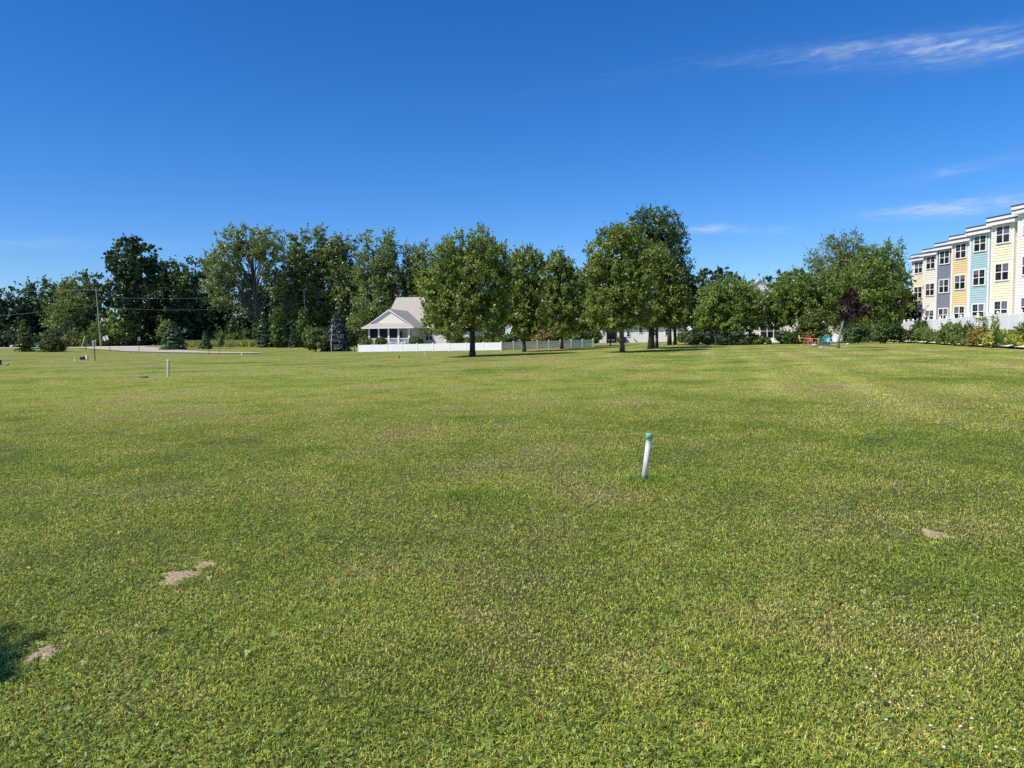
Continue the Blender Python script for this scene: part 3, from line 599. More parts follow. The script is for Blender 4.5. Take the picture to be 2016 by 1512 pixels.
# deep shade under the wood: dark bushes added to make it
rng = np.random.default_rng(91); Cs = []; Rs_ = []
for a0, a1, y0, y1, q, hmax in ((-160, 930, 214, 236, 190, 11.5), (-160, 720, 160, 215, 380, 6.0), (700, 1385, 158, 190, 230, 5.6), (1385, 1800, 128, 150, 120, 3.4)):
    for _ in range(q):
        px = rng.uniform(a0, a1); Yd = rng.uniform(y0, y1); g = col(px, Yd); h = rng.uniform(.35, 1) * hmax; Cs.append((g.x, Yd, g.z + h * .42)); Rs_.append((rng.uniform(1.6, 3.2), rng.uniform(1.2, 2.2), h * .6))
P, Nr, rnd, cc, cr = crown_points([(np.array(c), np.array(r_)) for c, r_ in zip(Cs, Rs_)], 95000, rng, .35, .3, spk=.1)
P[:, 2] = np.maximum(P[:, 2], 0); tag(leaves('undergrowth', P, Nr, .42, rnd, LEAF['darkoak'], None, rng), 'dark tangled undergrowth added for the deep shade beneath the wood edge', 'undergrowth', kind='stuff')
strip('woodland_shade_strip', [col(-200, 230), col(200, 235), col(700, 235), col(1380, 230)], [col(-200, 163), col(200, 160), col(700, 151), col(1380, 160)], mat_plain('forest_shade', (.045, .040, .022), .95, .25, .5, c2=(.02, .018, .012)), 'dark brown ground strip painted for the shade under the wood', 'woodland floor', .05)  # ground coloured dark to stand for the shade below the trees

# ------------------------------------------------------------------ lawn maples in the middle
MAP = 'maples planted on the lawn'
t('maple_tree', 'broad leafy maple in front of the cottage, leftmost on the lawn', 'tree', 930, 61, [(905, 482, 34, 24), (948, 470, 20, 18), (965, 500, 30, 30), (925, 525, 55, 40), (872, 505, 26, 26), (862, 555, 42, 40), (975, 550, 24, 45), (905, 590, 60, 40), (950, 610, 42, 40), (864, 610, 34, 34), (852, 640, 24, 18), (900, 640, 50, 22), (965, 645, 30, 20), (988, 600, 14, 40), (984, 510, 20, 28), (990, 555, 18, 34)], 'maple', .125, 60000, .24, seed=101, group=MAP, nlimb=50, trunk_top=2.3)
t('maple_tree', 'low-forked maple with yellowish crown right of the broad one', 'tree', 1032, 75, [(1036, 505, 26, 22), (1058, 515, 14, 22), (1018, 520, 18, 24), (1008, 560, 22, 30), (1040, 560, 30, 34), (1025, 605, 34, 34), (1050, 620, 24, 30), (1000, 610, 20, 34), (1035, 645, 30, 18)], 'maple', .14, 36000, .19, seed=102, group=MAP, fork=[(-1.8, .6), (2.2, .6)], trunk_top=1.7)
t('maple_tree', 'tall narrow maple third from the left on the lawn', 'tree', 1106, 84, [(1098, 512, 18, 20), (1115, 525, 16, 18), (1082, 540, 18, 26), (1105, 555, 30, 34), (1090, 600, 32, 34), (1118, 605, 26, 36), (1102, 640, 32, 20)], 'maple', .15, 30000, .17, seed=103, group=MAP)
t('maple_tree', 'small maple just left of the tall twin-trunk group', 'tree', 1146, 95, [(1142, 550, 18, 24), (1160, 560, 16, 28), (1140, 590, 26, 30), (1156, 620, 26, 32), (1135, 635, 24, 22)], 'maple', .155, 25000, .15, seed=104, group=MAP)
t('maple_tree', 'tall maple with pale trunk at the front of the middle group', 'tree', 1225, 62, [(1205, 470, 26, 24), (1232, 462, 24, 22), (1180, 495, 22, 26), (1248, 490, 28, 30), (1205, 525, 44, 36), (1170, 535, 18, 34), (1255, 540, 34, 36), (1225, 575, 56, 36), (1185, 600, 34, 36), (1250, 605, 40, 38), (1170, 625, 22, 24), (1215, 635, 46, 15)], 'maple', .13, 54000, .20, BARK_GREY, seed=105, group=MAP, nlimb=50, trunk_top=2.4)
t('maple_tree', 'thick-trunked maple in the centre of the middle group', 'tree', 1282, 72, [(1278, 505, 26, 24), (1300, 520, 28, 26), (1270, 545, 30, 36), (1315, 550, 32, 34), (1290, 590, 48, 38), (1330, 595, 28, 34), (1280, 623, 40, 24), (1322, 625, 30, 18)], 'maple', .14, 42000, .30, seed=106, group=MAP, nlimb=40)
t('oak_tree', 'tallest dark oak rising behind the middle maple group', 'tree', 1318, 91, [(1290, 430, 26, 22), (1262, 432, 22, 20), (1318, 432, 18, 20), (1310, 460, 36, 26), (1338, 465, 18, 26), (1272, 465, 32, 28), (1300, 500, 46, 32), (1340, 505, 16, 24), (1350, 525, 14, 18), (1310, 545, 46, 34), (1335, 598, 36, 42)], 'oak', .165, 42000, .24, seed=107, group='oaks behind the maples', clump=.2, nlimb=40)
t('oak_tree', 'dark tree at the right end of the middle group', 'tree', 1329, 93, [(1348, 560, 18, 26), (1355, 595, 22, 34), (1340, 622, 30, 24), (1365, 622, 18, 24)], 'oak', .165, 20000, .2, seed=108, group='oaks behind the maples')
t('maple_tree', 'thin-trunked maple close behind the thick-trunked one', 'tree', 1293, 76, [(1300, 610, 34, 28), (1315, 585, 28, 28), (1290, 630, 30, 12)], 'maple', .14, 16000, .15, seed=109, group=MAP)
t('maple_tree', 'young slender maple before the white garage opening', 'tree', 1202, 96, [(1200, 635, 18, 14), (1203, 620, 14, 14)], 'maple', .18, 5000, .07, seed=110, group=MAP)

# trees on the right
t('deciduous_tree', 'dark far tree line left of the round-crowned tree', 'tree', 1400, 150, [(1400, 548, 26, 20), (1425, 545, 20, 18), (1380, 560, 20, 24), (1440, 560, 22, 22), (1405, 590, 50, 40)], 'darkoak', .36, 9000, .25, seed=120)
t('deciduous_tree', 'dark far tree seen behind the white gable', 'tree', 1520, 150, [(1535, 550, 22, 18), (1505, 562, 20, 14), (1565, 545, 22, 18), (1480, 565, 22, 14), (1520, 585, 60, 28)], 'darkoak', .36, 9000, .25, seed=121)
t('crabapple_tree', 'wide round-crowned low tree left of the white gable', 'tree', 1428, 84, [(1430, 575, 34, 30), (1405, 590, 30, 32), (1460, 588, 32, 32), (1395, 620, 28, 28), (1430, 615, 44, 32), (1475, 622, 28, 28), (1485, 642, 18, 14), (1420, 645, 40, 14), (1390, 640, 22, 14), (1490, 598, 18, 26), (1498, 630, 14, 18)], 'linden', .15, 40000, .2, seed=122, fork=[(-2.2, .8), (2.2, .8)], trunk_top=1.4, nlimb=40)
t('crabapple_tree', 'wide dense tree right of the white gable', 'tree', 1575, 84, [(1560, 560, 34, 28), (1600, 560, 34, 28), (1535, 590, 30, 32), (1580, 590, 46, 34), (1625, 590, 30, 34), (1545, 620, 32, 24), (1610, 620, 34, 26), (1530, 630, 16, 16), (1520, 600, 16, 24)], 'linden', .15, 40000, .22, seed=123, nlimb=40)
t('locust_tree', 'tall airy fine-leaved tree behind the lawn chairs', 'tree', 1655, 100, [(1650, 475, 30, 18), (1625, 495, 30, 20), (1670, 490, 30, 22), (1610, 520, 26, 18), (1650, 525, 44, 28), (1680, 530, 34, 34), (1650, 570, 50, 34)], 'olive', .14, 25000, .3, BARK_GREY, seed=124, clump=.22, shell=.4)
t('maple_tree', 'large bright green maple beside the townhouses', 'tree', 1715, 88, [(1738, 492, 28, 18), (1715, 510, 30, 24), (1755, 515, 22, 26), (1695, 545, 36, 34), (1745, 550, 36, 36), (1772, 560, 16, 26), (1710, 590, 48, 36), (1760, 600, 26, 32), (1690, 625, 40, 34), (1735, 635, 40, 30), (1785, 575, 10, 14)], 'linden', .15, 50000, .3, seed=125, clump=.2, nlimb=40)
t('plum_tree', 'small purple-leaved plum with a leaning pale trunk', 'tree', 1650, 58, [(1682, 606, 20, 14), (1664, 624, 15, 9), (1699, 612, 12, 9), (1666, 590, 9, 14), (1676, 578, 6, 10)], 'purple', .12, 3600, .11, BARK_PALE, seed=126, lean=.32, trunk_top=1.9, shell=.2, fork=[(.9, 1.3), (1.5, .9)], nlimb=30)
t('plum_tree', 'dark purple-leaved tree in the shade beside the townhouse end', 'tree', 1778, 92, [(1778, 600, 18, 24), (1775, 625, 20, 20), (1788, 590, 10, 16)], 'purple', .18, 8000, .12, seed=127)
t('yew_shrub', 'large feathery yew behind the lawn chairs', 'shrub', 1602, 80, [(1600, 625, 12, 18), (1590, 645, 18, 16), (1612, 645, 18, 18), (1600, 665, 26, 14), (1582, 664, 14, 12), (1622, 663, 14, 13)], 'yew', .13, 14000, .1, seed=128, part='foliage', stem='stem', clump=.2)
SH = dict(part='foliage', stem='stem')
t('shrub', 'very dark shrub between the middle group and the round-crowned tree', 'shrub', 1372, 84, [(1372, 660, 14, 15), (1362, 668, 12, 9), (1382, 668, 8, 9), (1396, 665, 14, 12)], 'darkoak', .14, 6000, .08, seed=130, **SH)
t('shrub', 'green shrub right of the white garage building', 'shrub', 1340, 112, [(1342, 666, 9, 9), (1348, 660, 7, 8)], 'lawnshrub', .15, 3000, .05, seed=131, **SH)
for i, (px, lb, mt, Y) in enumerate(((1690, [(1688, 655, 22, 16), (1676, 664, 14, 10)], 'oak', 76), (1742, [(1742, 650, 15, 16), (1735, 662, 14, 9)], 'oak', 74), (1760, [(1762, 652, 12, 14), (1772, 658, 10, 11)], 'darkoak', 74), (1712, [(1715, 655, 12, 12)], 'lawnshrub', 82), (1455, [(1455, 668, 22, 8), (1430, 670, 20, 7)], 'darkoak', 82), (1480, [(1484, 667, 18, 9), (1504, 670, 9, 6)], 'clipped', 82), (1548, [(1546, 664, 16, 10)], 'oak', 82), (1568, [(1566, 664, 10, 10)], 'darkoak', 80))):
    t('shrub', ('dark rounded shrub right of the plum tree', 'dark shrub at the end of the deck railing', 'almost black shrub against the railing end', 'light green shrub behind the path bend', 'low dark hedge shrub under the round-crowned tree', 'low clipped shrub left of the sunroom steps', 'shrub right of the sunroom steps', 'dark shrub left of the feathery yew')[i], 'shrub', px, Y, lb, mt, .14, 5000, .06, seed=140 + i, **SH)

# a garden tree just outside the left edge, its shadow tip reaches into the picture
rng = np.random.default_rng(77); root = thing('maple_tree', 'young maple off the left edge, only its shadow shows', 'tree', (-9.5, -.55, 0))
lob = [(np.array(c), np.array(r_)) for c, r_ in (((0, 0, 6.2), (2.2, 2.2, 1.9)), ((1.2, .9, 5.6), (1.5, 1.4, 1.2)), ((-1.1, -.6, 5.4), (1.5, 1.5, 1.3)), ((.2, -1, 5.2), (1.5, 1.3, 1.1)))]
P, Nr, rnd, cc, cr = crown_points(lob, 18000, rng, spk=0, clump=.12); leaves('crown', P, Nr, .12, rnd, LEAF['maple'], root, rng)
mb = MB(); mb.tube([(0, 0, -.1), (0, 0, 2.5), (.1, 0, 4.5), (0, 0, 7)], [.13, .1, .07, .02], 8)
for j in range(18): mb.tube([(0, 0, 3.4 + j * .12), tuple(cc[j * 7] * .6 + np.array([0, 0, 1.8])), tuple(cc[j * 7])], [.035, .022, .006], 5, False)
mb.build('trunk', BARK, root, True)

# ------------------------------------------------------------------ more background trees between the buildings
for i, (px, Y, lb, mt) in enumerate(((985, 150, [(985, 600, 50, 45), (960, 640, 40, 30)], 'oak'), (1060, 155, [(1060, 600, 40, 40), (1045, 560, 24, 24), (1060, 645, 40, 20)], 'oak'), (1125, 155, [(1125, 600, 40, 40), (1120, 640, 44, 22)], 'cotton'),
                                     (1190, 158, [(1190, 600, 46, 40), (1180, 640, 30, 24)], 'oak'), (1270, 165, [(1270, 590, 60, 45)], 'oak'), (1640, 140, [(1640, 620, 60, 50), (1700, 620, 60, 50)], 'darkoak'), (1470, 140, [(1470, 610, 60, 40)], 'darkoak'))):
    t('background_tree', ('shaded tree behind the gap right of the broad maple', 'blue-green tree behind the low-forked maple', 'pale tree behind the tall narrow maple', 'dark tree behind the small maple and garage', 'tree rising behind the white garage roof', 'dark tree behind the airy tree and townhouses', 'dark tree behind the white gabled house')[i], 'tree', px, Y, lb, mt, .36, 9000, .2, seed=160 + i)

# ------------------------------------------------------------------ townhouses
UX = Vector((.1495, -.9888, 0)); THE = math.atan2(UX.y, UX.x)
PAINT = dict(cream=((.88, .83, .72), (.84, .79, .68)), yellow=((.90, .80, .55), (.86, .76, .51)), blue=((.42, .58, .58), (.39, .54, .545)), orange=((.81, .61, .31), (.77, .57, .28)), slate=((.23, .255, .275), (.21, .235, .255)))
SID = {k: mat_plain('siding_' + k, a, .65, .05, .8, c2=b_) for k, (a, b_) in PAINT.items()}
def window(parent, x0, x1, z0, z1, y, n=2, muntin=True, tr=.1, name='window', tmat=WHITE):
    mb = MB(); mu = MB(); d0, d1 = y - .07, y + .02
    mb.box(x0 - tr, x0, d0, d1, z0 - tr, z1 + tr); mb.box(x1, x1 + tr, d0, d1, z0 - tr, z1 + tr); mb.box(x0, x1, d0, d1, z1, z1 + tr); mb.box(x0, x1, d0 - .02, d1, z0 - tr, z0)
    w = (x1 - x0) / n
    for k in range(1, n): mb.box(x0 + k * w - .05, x0 + k * w + .05, d0 + .004, d1, z0, z1)
    zm = (z0 + z1) / 2; mb.box(x0, x1, y - .052, d1, zm - .03, zm + .03)
    for k in range(n):
        if muntin: mu.box(x0 + (k + .5) * w - .011, x0 + (k + .5) * w + .011, y - .046, d1, zm + .03, z1); mu.box(x0 + k * w + .05, x0 + (k + 1) * w - .05, y - .0445, d1, (zm + z1) / 2 - .011, (zm + z1) / 2 + .011)
    f = mb.build(name, tmat, parent)
    if muntin: mu.build('muntin', GREYMETAL, f)
    MB().box(x0, x1, y - .038, y - .027, z0, z1).build('pane', GLASS, f)
    if muntin:
        for k in range(n):
            hb = WR.choice((0, 0, .3, .5, .5)) * (z1 - z0)
            if hb: MB().box(x0 + k * w + .05, x0 + (k + 1) * w - .05, y - .0415, y - .0385, z1 - hb, z1).build('blind', BLIND, f)
    return f
WR = random.Random(12); BLIND = mat_plain('window_blind', (.15, .155, .16), .4, .1, 2, spec=.5)
UNITS = [(-2, 'slate'), (-1, 'cream'), (0, 'yellow'), (1, 'blue'), (2, 'orange'), (3, 'slate'), (4, 'cream'), (5, 'yellow')]
ULAB = {-2: 'slate townhouse unit beyond the right edge', -1: 'cream townhouse unit cut by the right edge', 0: 'pale yellow townhouse unit nearest the right edge', 1: 'light blue sided townhouse unit', 2: 'orange-tan sided townhouse unit', 3: 'slate grey sided townhouse unit', 4: 'cream townhouse unit left of the slate grey one', 5: 'pale yellow townhouse unit at the far end of the row'}
for n_, colr in UNITS:
    gx, gy = 40.45 + 1.98 * n_, 61 + 6.1 * n_; gz = .45
    u = thing('townhouse', ULAB[n_] + ' with a windowed bay', 'townhouse', (gx, gy, gz), THE, 'staggered townhouses on the right'); sm = SID[colr]
    zb, ze = 0 - .4, 10.4 - gz
    wall = MB(); wall.box(-1.2, 1.05, 0, 2.3, zb, ze - .1); wall.box(1.05, 2.35, .4, 2.29, zb, ze - .1); wall.box(-3.75, 2.34, 2.3, 10, zb, 11.1 - gz)
    wall.lap(-1.2, 1.05, .4, ze - .1, 0, .21, .03); wall.lap(1.05, 2.35, .4, ze - .1, .4, .21, .03); wall.lapx(0, .38, .4, ze - .1, 1.05, .21)
    wall.build('wall', sm, u)
    if n_ == 5: MB().lap(-1.07, .92, 8.05, ze - .12, -.012, .21, .03).build('upper_pale_boards', SID['cream'], u)  # top storey boards in a paler tone than those below
    tr = MB(); tr.box(-1.24, -1.08, -.045, .1, .3, ze - .09); tr.box(.93, 1.09, -.045, .05, .3, ze - .09); tr.box(2.2, 2.4, .34, .5, .3, ze - .09); tr.box(1.055, 1.1, .26, .36, .3, ze - .09)
    tr.build('corner_trim', WHITE, u)
    e = MB(); e.box(-1.42, 2.5, -.42, -.38, ze - .12, ze + .12); e.box(-1.40, 2.48, -.379, .39, ze - .11, ze - .07); e.box(-1.42, -1.38, -.379, 2.2, ze - .12, ze + .20)
    e.build('bay_eave', WHITE, u)
    rf = MB(); rf.prism_x([(-.44, ze + .125), (2.29, ze + .70), (2.29, ze + .78), (-.44, ze + .225)], -1.44, 2.52); rf.build('bay_roof', DARKROOF, u)
    zm = 11.08 - gz; e = MB(); e.box(-3.95, 2.52, 1.83, 1.87, zm, zm + .24); e.box(-3.93, 2.50, 1.871, 2.35, zm + .005, zm + .04); e.box(-3.95, -3.91, 1.871, 8, zm, zm + .30); e.build('main_eave', WHITE, u)
    rf = MB(); rf.prism_x([(1.80, zm + .245), (7.5, zm + .95), (7.5, zm + 1.03), (1.80, zm + .35)], -3.98, 2.54); rf.build('main_roof', DARKROOF, u)
    for z0, z1 in ((8.8, 10.1), (5.75, 7.05), (2.68, 3.98)): window(u, -.65, .65, z0 - gz, z1 - gz, -.02)
    if n_ in (0, 1): MB().box(1.75, 1.9, .22, .39, 6.6, 6.95).box(1.78, 1.87, .16, .22, 6.7, 6.9).build('wall_lamp', DARKMETAL, u); MB().tube([(1.6, .33, .4), (1.6, .33, ze - .2)], .04, 6).build('downspout', WHITE, u)
# raised deck with white picket railing in front of the row
FD = (47.1, 91.2); FA = math.atan2(-.951, -.309)
dk = thing('deck', 'raised white skirted deck along the townhouses', 'deck', (FD[0], FD[1], .45), FA)
MB().box(0, 74, .06, 2.6, 1.0, 1.18).build('floor', VINYL, dk); m_ = MB()
for i in range(330): m_.box(i * .225, i * .225 + .2, .02, .05, -.2, .995)
m_.build('skirt', WHITE, dk)
RAIL = mat_plain('railing_white', (.96, .95, .92), .5, .03, 2)
rl = thing('deck_railing', 'tall white picket railing on the deck before the townhouses', 'railing', (FD[0], FD[1], 1.63), FA)
for i in range(31):
    p_ = MB().box(i * 2.4 - .07, i * 2.4 + .07, -.07, .07, -.9, 1.16).build('post', RAIL, rl)
    MB().ell((i * 2.4, 0, 1.235), (.10, .10, .09), 8, 6).build('post_cap', RAIL, p_)
    if i < 30:
        q = MB(); st_ = .05 * (i % 3); q.box(i * 2.4 + .07, i * 2.4 + 2.33, -.03, .03, 1.0 + st_, 1.06 + st_); q.box(i * 2.4 + .07, i * 2.4 + 2.33, -.03, .03, .10, .16)
        for k in range(16): x0 = i * 2.4 + .09 + k * .1405; q.box(x0, x0 + .128, -.055, -.031, .04, 1.03 + st_)
        q.build('picket_panel', RAIL, rl)
# garden bed and walk
S_ = Vector((.309, .951, 0)); PA = ground(2016, 688.5); PB = ground(1740, 672.0); pd = (PB - PA).normalized()
nrm = Vector((pd.y, -pd.x, 0))
lft = [PA + pd * k for k in (-26, -10, 0, 12, 25, 40, (PB - PA).length)] + [PB + pd * 6 + Vector((-1.5, 0, 0)), PB + pd * 12 + Vector((-4.5, 0, 0)), PB + pd * 15 + Vector((-11, 0, 0))]
rgt = [p + nrm * 1.5 for p in lft[:-3]] + [lft[-3] + Vector((1.5, .4, 0)), lft[-2] + Vector((.9, 1.5, 0)), lft[-1] + Vector((.2, 1.6, 0))]
strip('walkway', lft, rgt, CONCRETE, 'narrow pale concrete walk along the garden bed', 'path', .15, .42)
mb = MB(); nb_ = 7; pts_ = [PA + pd * k for k in range(-24, int((PB - PA).length) + 4, 4)]
for p in pts_:
    tt_ = (p - Vector((FD[0], FD[1], 0))); sx = tt_.dot(-S_); dpt = Vector((FD[0], FD[1], 0)) - S_ * sx
    a = p + nrm * 1.55; a.z = 0; b_ = dpt; b_.z = 0
    for c_ in range(nb_):
        f = c_ / (nb_ - 1); q = a.lerp(b_, f); mb.v.append((q.x, q.y, terrain(q.x, q.y) + .42 + .30 * f + .05 * math.sin(q.x * 3 + q.y * 2.3)))
mb.f = [(i * nb_ + c_, i * nb_ + c_ + 1, (i + 1) * nb_ + c_ + 1, (i + 1) * nb_ + c_) for i in range(len(pts_) - 1) for c_ in range(nb_ - 1)]
tag(mb.build('garden_bed', mat_plain('mulch', (.085, .055, .04), .95, .25, 14, bump=.8), None, True), 'dark mulched bed between the walk and the deck', 'garden bed', kind='structure')
def line_y(P, d, px): k = (px - 1008) / F; s = (k * P.y - P.x) / (d.x - k * d.y); return P.y + d.y * s
def bed_y(px, f): a = line_y(PA, pd, px); return a + f * (line_y(Vector((FD[0], FD[1], 0)), S_, px) - a)
BED = 'garden plants in the bed before the deck'
for i, (px, f, lb, mt, n, lf) in enumerate(((1817, .75, [(1817, 642, 17, 10), (1812, 654, 14, 10)], 'oak', 7000, .13), (1820, .5, [(1819, 655, 16, 9), (1826, 663, 12, 7)], 'lawnshrub', 6000, .11), (1877, .5, [(1877, 645, 18, 12), (1868, 656, 16, 13), (1888, 656, 15, 14), (1876, 666, 18, 9)], 'lawnshrub', 11000, .11),
        (1836, .35, [(1834, 663, 15, 9), (1842, 668, 12, 7)], 'lawnshrub', 6000, .1), (1856, .25, [(1856, 671, 9, 6)], 'olive', 3000, .09), (1886, .25, [(1887, 672, 11, 6), (1895, 668, 8, 7)], 'olive', 3500, .09), (1908, .7, [(1908, 652, 9, 10)], 'oak', 3500, .11), (1928, .4, [(1927, 660, 16, 9), (1918, 667, 12, 8), (1936, 668, 10, 8)], 'rust', 7000, .10),
        (1964, .25, [(1962, 666, 15, 8), (1974, 667, 12, 8), (1952, 670, 9, 7)], 'yellow', 7000, .10), (2001, .25, [(2000, 667, 11, 7), (2010, 672, 9, 7)], 'yellow', 4000, .10), (2012, .7, [(2012, 657, 9, 11), (2022, 655, 10, 13)], 'lawnshrub', 5000, .11), (1810, .25, [(1810, 668, 6, 5)], 'rust', 1600, .08), (1905, .2, [(1906, 676, 8, 4), (1918, 678, 8, 4)], 'olive', 2600, .08))):
    lb = [(a_, b_ + .8, c_ * .95, d_ * .85) for a_, b_, c_, d_ in lb]
    t('garden_shrub', ('dark rounded shrub against the deck railing', 'green mounded shrub below the dark rounded one', 'large glossy rounded shrub in the middle of the bed', 'spreading green shrub at the walk left of the large one', 'light small shrub at the walk below the large one', 'light green clump right of the large rounded shrub', 'dark shrub behind the orange tinged one', 'orange tinged yellow-green shrub', 'yellow variegated mounded shrub by the blue pot', 'yellow flowering daylily clump at the right edge', 'dark shrub under the deck at the right edge', 'small brownish shrub at the walk edge', 'low creeping plant at the walk edge')[i], 'shrub', px, bed_y(px, f), lb, mt, lf, n, .05, seed=200 + i, group=BED, nlimb=16, spk=.12, **SH)
for i, (px, lb) in enumerate(((1937, [(1936, 633, 7, 8), (1930, 642, 7, 7), (1942, 645, 7, 9)]), (1960, [(1960, 638, 6, 12), (1966, 650, 7, 8)]))):
    t('rose_shrub', ('sparse twiggy shrub before the white railing', 'thin upright twiggy shrub right of the sparse one')[i], 'shrub', px, bed_y(px, .75), lb, 'bright', .1, 420, .04, seed=220 + i, group=BED, nlimb=24, **SH)
def grass_clump(label, px, Y, r_, h, n, seed):
    g = col(px, Y); root = thing('ornamental_grass', label, 'plant', g, 0, 'ornamental grasses'); r = np.random.default_rng(seed); a = r.uniform(0, 6.28, n); q = r.uniform(0, 1, n) ** .5 * r_ * .5; P = np.stack([np.cos(a) * q, np.sin(a) * q, 0 * a], 1); o = np.stack([np.cos(a), np.sin(a), 0 * a], 1); hh = h * r.uniform(.6, 1.1, n)
    s_ = np.stack([-np.sin(a), np.cos(a), 0 * a], 1) * .018; b1 = P + o * (r_ * .3) + up_ * (hh * .7)[:, None]; tp = P + o * (r_ * r.uniform(.3, 1.1, n))[:, None] + up_ * hh[:, None]
    np_mesh('blades', np.stack([P - s_, P + s_, b1 + s_, tp, b1 - s_], 1).reshape(-1, 3), 5, {'rnd': np.repeat(r.uniform(0, 1, n), 5)}, LEAF['grassy'], root)
for i, (px, f, r_, h) in enumerate(((1764, .3, .75, 1.1), (1776, .35, .75, 1.25), (1789, .35, .75, 1.2), (1801, .4, .7, 1.1), (1981, .5, .55, 1.1), (1946, .15, .4, .5))):
    grass_clump(('fountain grass clump at the far end of the bed', 'second fountain grass clump from the far end', 'third fountain grass clump beside the small white post', 'fountain grass clump left of the spreading shrub', 'upright grass clump right of the yellow shrub', 'low grass tuft at the walk before the yellow shrub')[i], px, bed_y(px, f), r_, h, 900, 230 + i)
g = col(1970, bed_y(1970, .1)); pot = thing('garden_pot', 'round blue glazed pot at the walk edge', 'pot', g + Vector((0, 0, .08))); BLUEP = mat_plain('blue_glaze', (.10, .17, .28), .25, .2, 4, spec=.5)
MB().tube([(0, 0, 0), (0, 0, .08), (0, 0, .2), (0, 0, .3), (0, 0, .33)], [.13, .19, .22, .18, .2], 14).build('body', BLUEP, pot, True); MB().tube([(0, 0, .325), (0, 0, .36)], [.215, .215], 14).build('rim', BLUEP, pot)
g = col(1791, bed_y(1791, .05)); pl = thing('garden_light', 'tiny white path light post in the bed', 'garden light', g); MB().tube([(0, 0, 0), (0, 0, .3)], .03, 6).build('post', WHITE, pl); MB().tube([(0, 0, .3), (0, 0, .38)], [.06, .03], 8).build('cap', WHITE, pl)

# ------------------------------------------------------------------ porch cottage
BEIGE = mat_plain('siding_beige', (.86, .78, .66), .7, .05, .8, c2=(.80, .72, .61)); CREAMW = mat_plain('gable_cream', (.92, .86, .73), .7, .04, 1)
g = col(766, 108); zg = g.z; hs_ = thing('cottage', 'single storey cottage with a screened front porch and grey roof', 'house', g, rad(-8)); Zf = 1.0
wl = MB(); wl.box(-3.1, 3.1, 2.4, 7, 0, 3.3); wl.box(-2.6, 10.6, 6.5, 20, 0, 3.3); wl.lap(3.1, 10.6, .2, 3.3, 6.5, .2); wl.lapx(2.4, 6.47, .2, 3.3, 3.1, .2)
wl.prism_x([(6.5, 3.3), (14, 7.9), (20, 4.22), (20, 3.3)], -2.55, -2.5); wl.prism_x([(6.5, 3.3), (14, 7.9), (20, 4.22), (20, 3.3)], 10.5, 10.55); wl.build('wall', BEIGE, hs_)
gb = MB(); gb.prism([(-2.75, 3.9), (2.75, 3.9), (0, 5.78)], .5, .6); z = 3.9
gb.build('gable', CREAMW, hs_)
rk = MB()
for sg in (-1, 1): rk.prism([(sg * 2.95, 3.86), (sg * 2.95, 4.02), (0, 6.02), (0, 5.78)], .28, .498)
rk.build('rake_board', WHITE, hs_)
rw = MB(); yb = 11.5
for sg in (-1, 1):
    V_ = [(0, .25, 6.05), (sg * 3.0, .25, 4.0), (sg * 3.0, yb, 4.0), (0, yb, 6.05)]; rw.add(V_, [(0, 1, 2, 3)])
    rw.add([(sg * 3.0, .5, 3.995), (sg * 3.95, -.65, 3.33), (sg * 3.95, 6.3, 3.33), (sg * 3.0, 6.3, 3.995)], [(0, 1, 2, 3)])
rw.add([(-3.95, -.65, 3.33), (3.95, -.65, 3.33), (3.0, .5, 3.995), (-3.0, .5, 3.995)], [(0, 1, 2, 3)])
rw.build('porch_roof', SHINGLE, hs_)
ev = MB(); ev.box(-3.97, 3.97, -.68, -.64, 3.17, 3.33); ev.box(-3.97, -3.93, -.639, 6.3, 3.17, 3.33); ev.box(3.93, 3.97, -.639, 6.3, 3.17, 3.33); ev.box(-3.92, 3.92, -.63, 2.4, 3.18, 3.22); ev.build('porch_eave', WHITE, hs_)
mr = MB(); mr.prism_x([(5.95, 3.3), (14, 8.3), (22, 3.3), (22, 3.42), (14, 8.44), (5.95, 3.42)], -2.95, 11); mr.build('main_roof', SHINGLE, hs_)
MB().box(-2.95, 11, 5.9, 5.945, 3.2, 3.42).build('main_eave', WHITE, hs_)
MB().box(-3.2, 3.2, -.15, 2.39, .2, Zf).build('porch_floor', GREYMETAL, hs_)
for x in (-2.95, -1.48, 0, 1.48, 3.05): MB().box(x - .12, x + .12, -.12, .12, .9, 3.17).build('porch_column', WHITE, hs_)
MB().box(2.95, 3.1, 2.1, 2.35, Zf + .002, 3.17).build('porch_column', WHITE, hs_)
for x0, x1 in ((-2.83, -1.6), (-1.36, -.12), (.12, 1.36)): MB().box(x0, x1, -.01, .01, Zf + .75, 3.16).build('screen', SCREEN, hs_)
ra = MB()
for x0, x1 in ((-2.83, -1.6), (-1.36, -.12), (.12, 1.36), (1.6, 2.93)):
    ra.box(x0, x1, -.04, .04, Zf + .65, Zf + .75); ra.box(x0, x1, -.03, .03, Zf + .1, Zf + .16); n_ = 8
    for k in range(n_): xx = x0 + (k + .5) * (x1 - x0) / n_; ra.box(xx - .02, xx + .02, -.02, .02, Zf + .16, Zf + .65)
ra.build('porch_railing', WHITE, hs_)
window(hs_, 3.9, 5.0, 1.4, 2.7, 6.48, 2); window(hs_, 7.2, 8.6, 1.3, 2.7, 6.48, 2); window(hs_, .4, 1.4, 1.3, 2.8, 2.38, 2)
rp = MB(); x0, x1 = -2.4, 2.9
for k in range(6):
    x = x0 + (x1 - x0) * k / 5; zt = .55 + .55 * k / 5; rp.box(x - .05, x + .05, -1.75, -1.65, -.1, zt + .75 - .35)
rp.prism([(x0, .50), (x1, 1.05), (x1, 1.13), (x0, .58)], -1.74, -1.66); rp.prism([(x0, .1), (x1, .65), (x1, .75), (x0, .2)], -1.64, -.7)
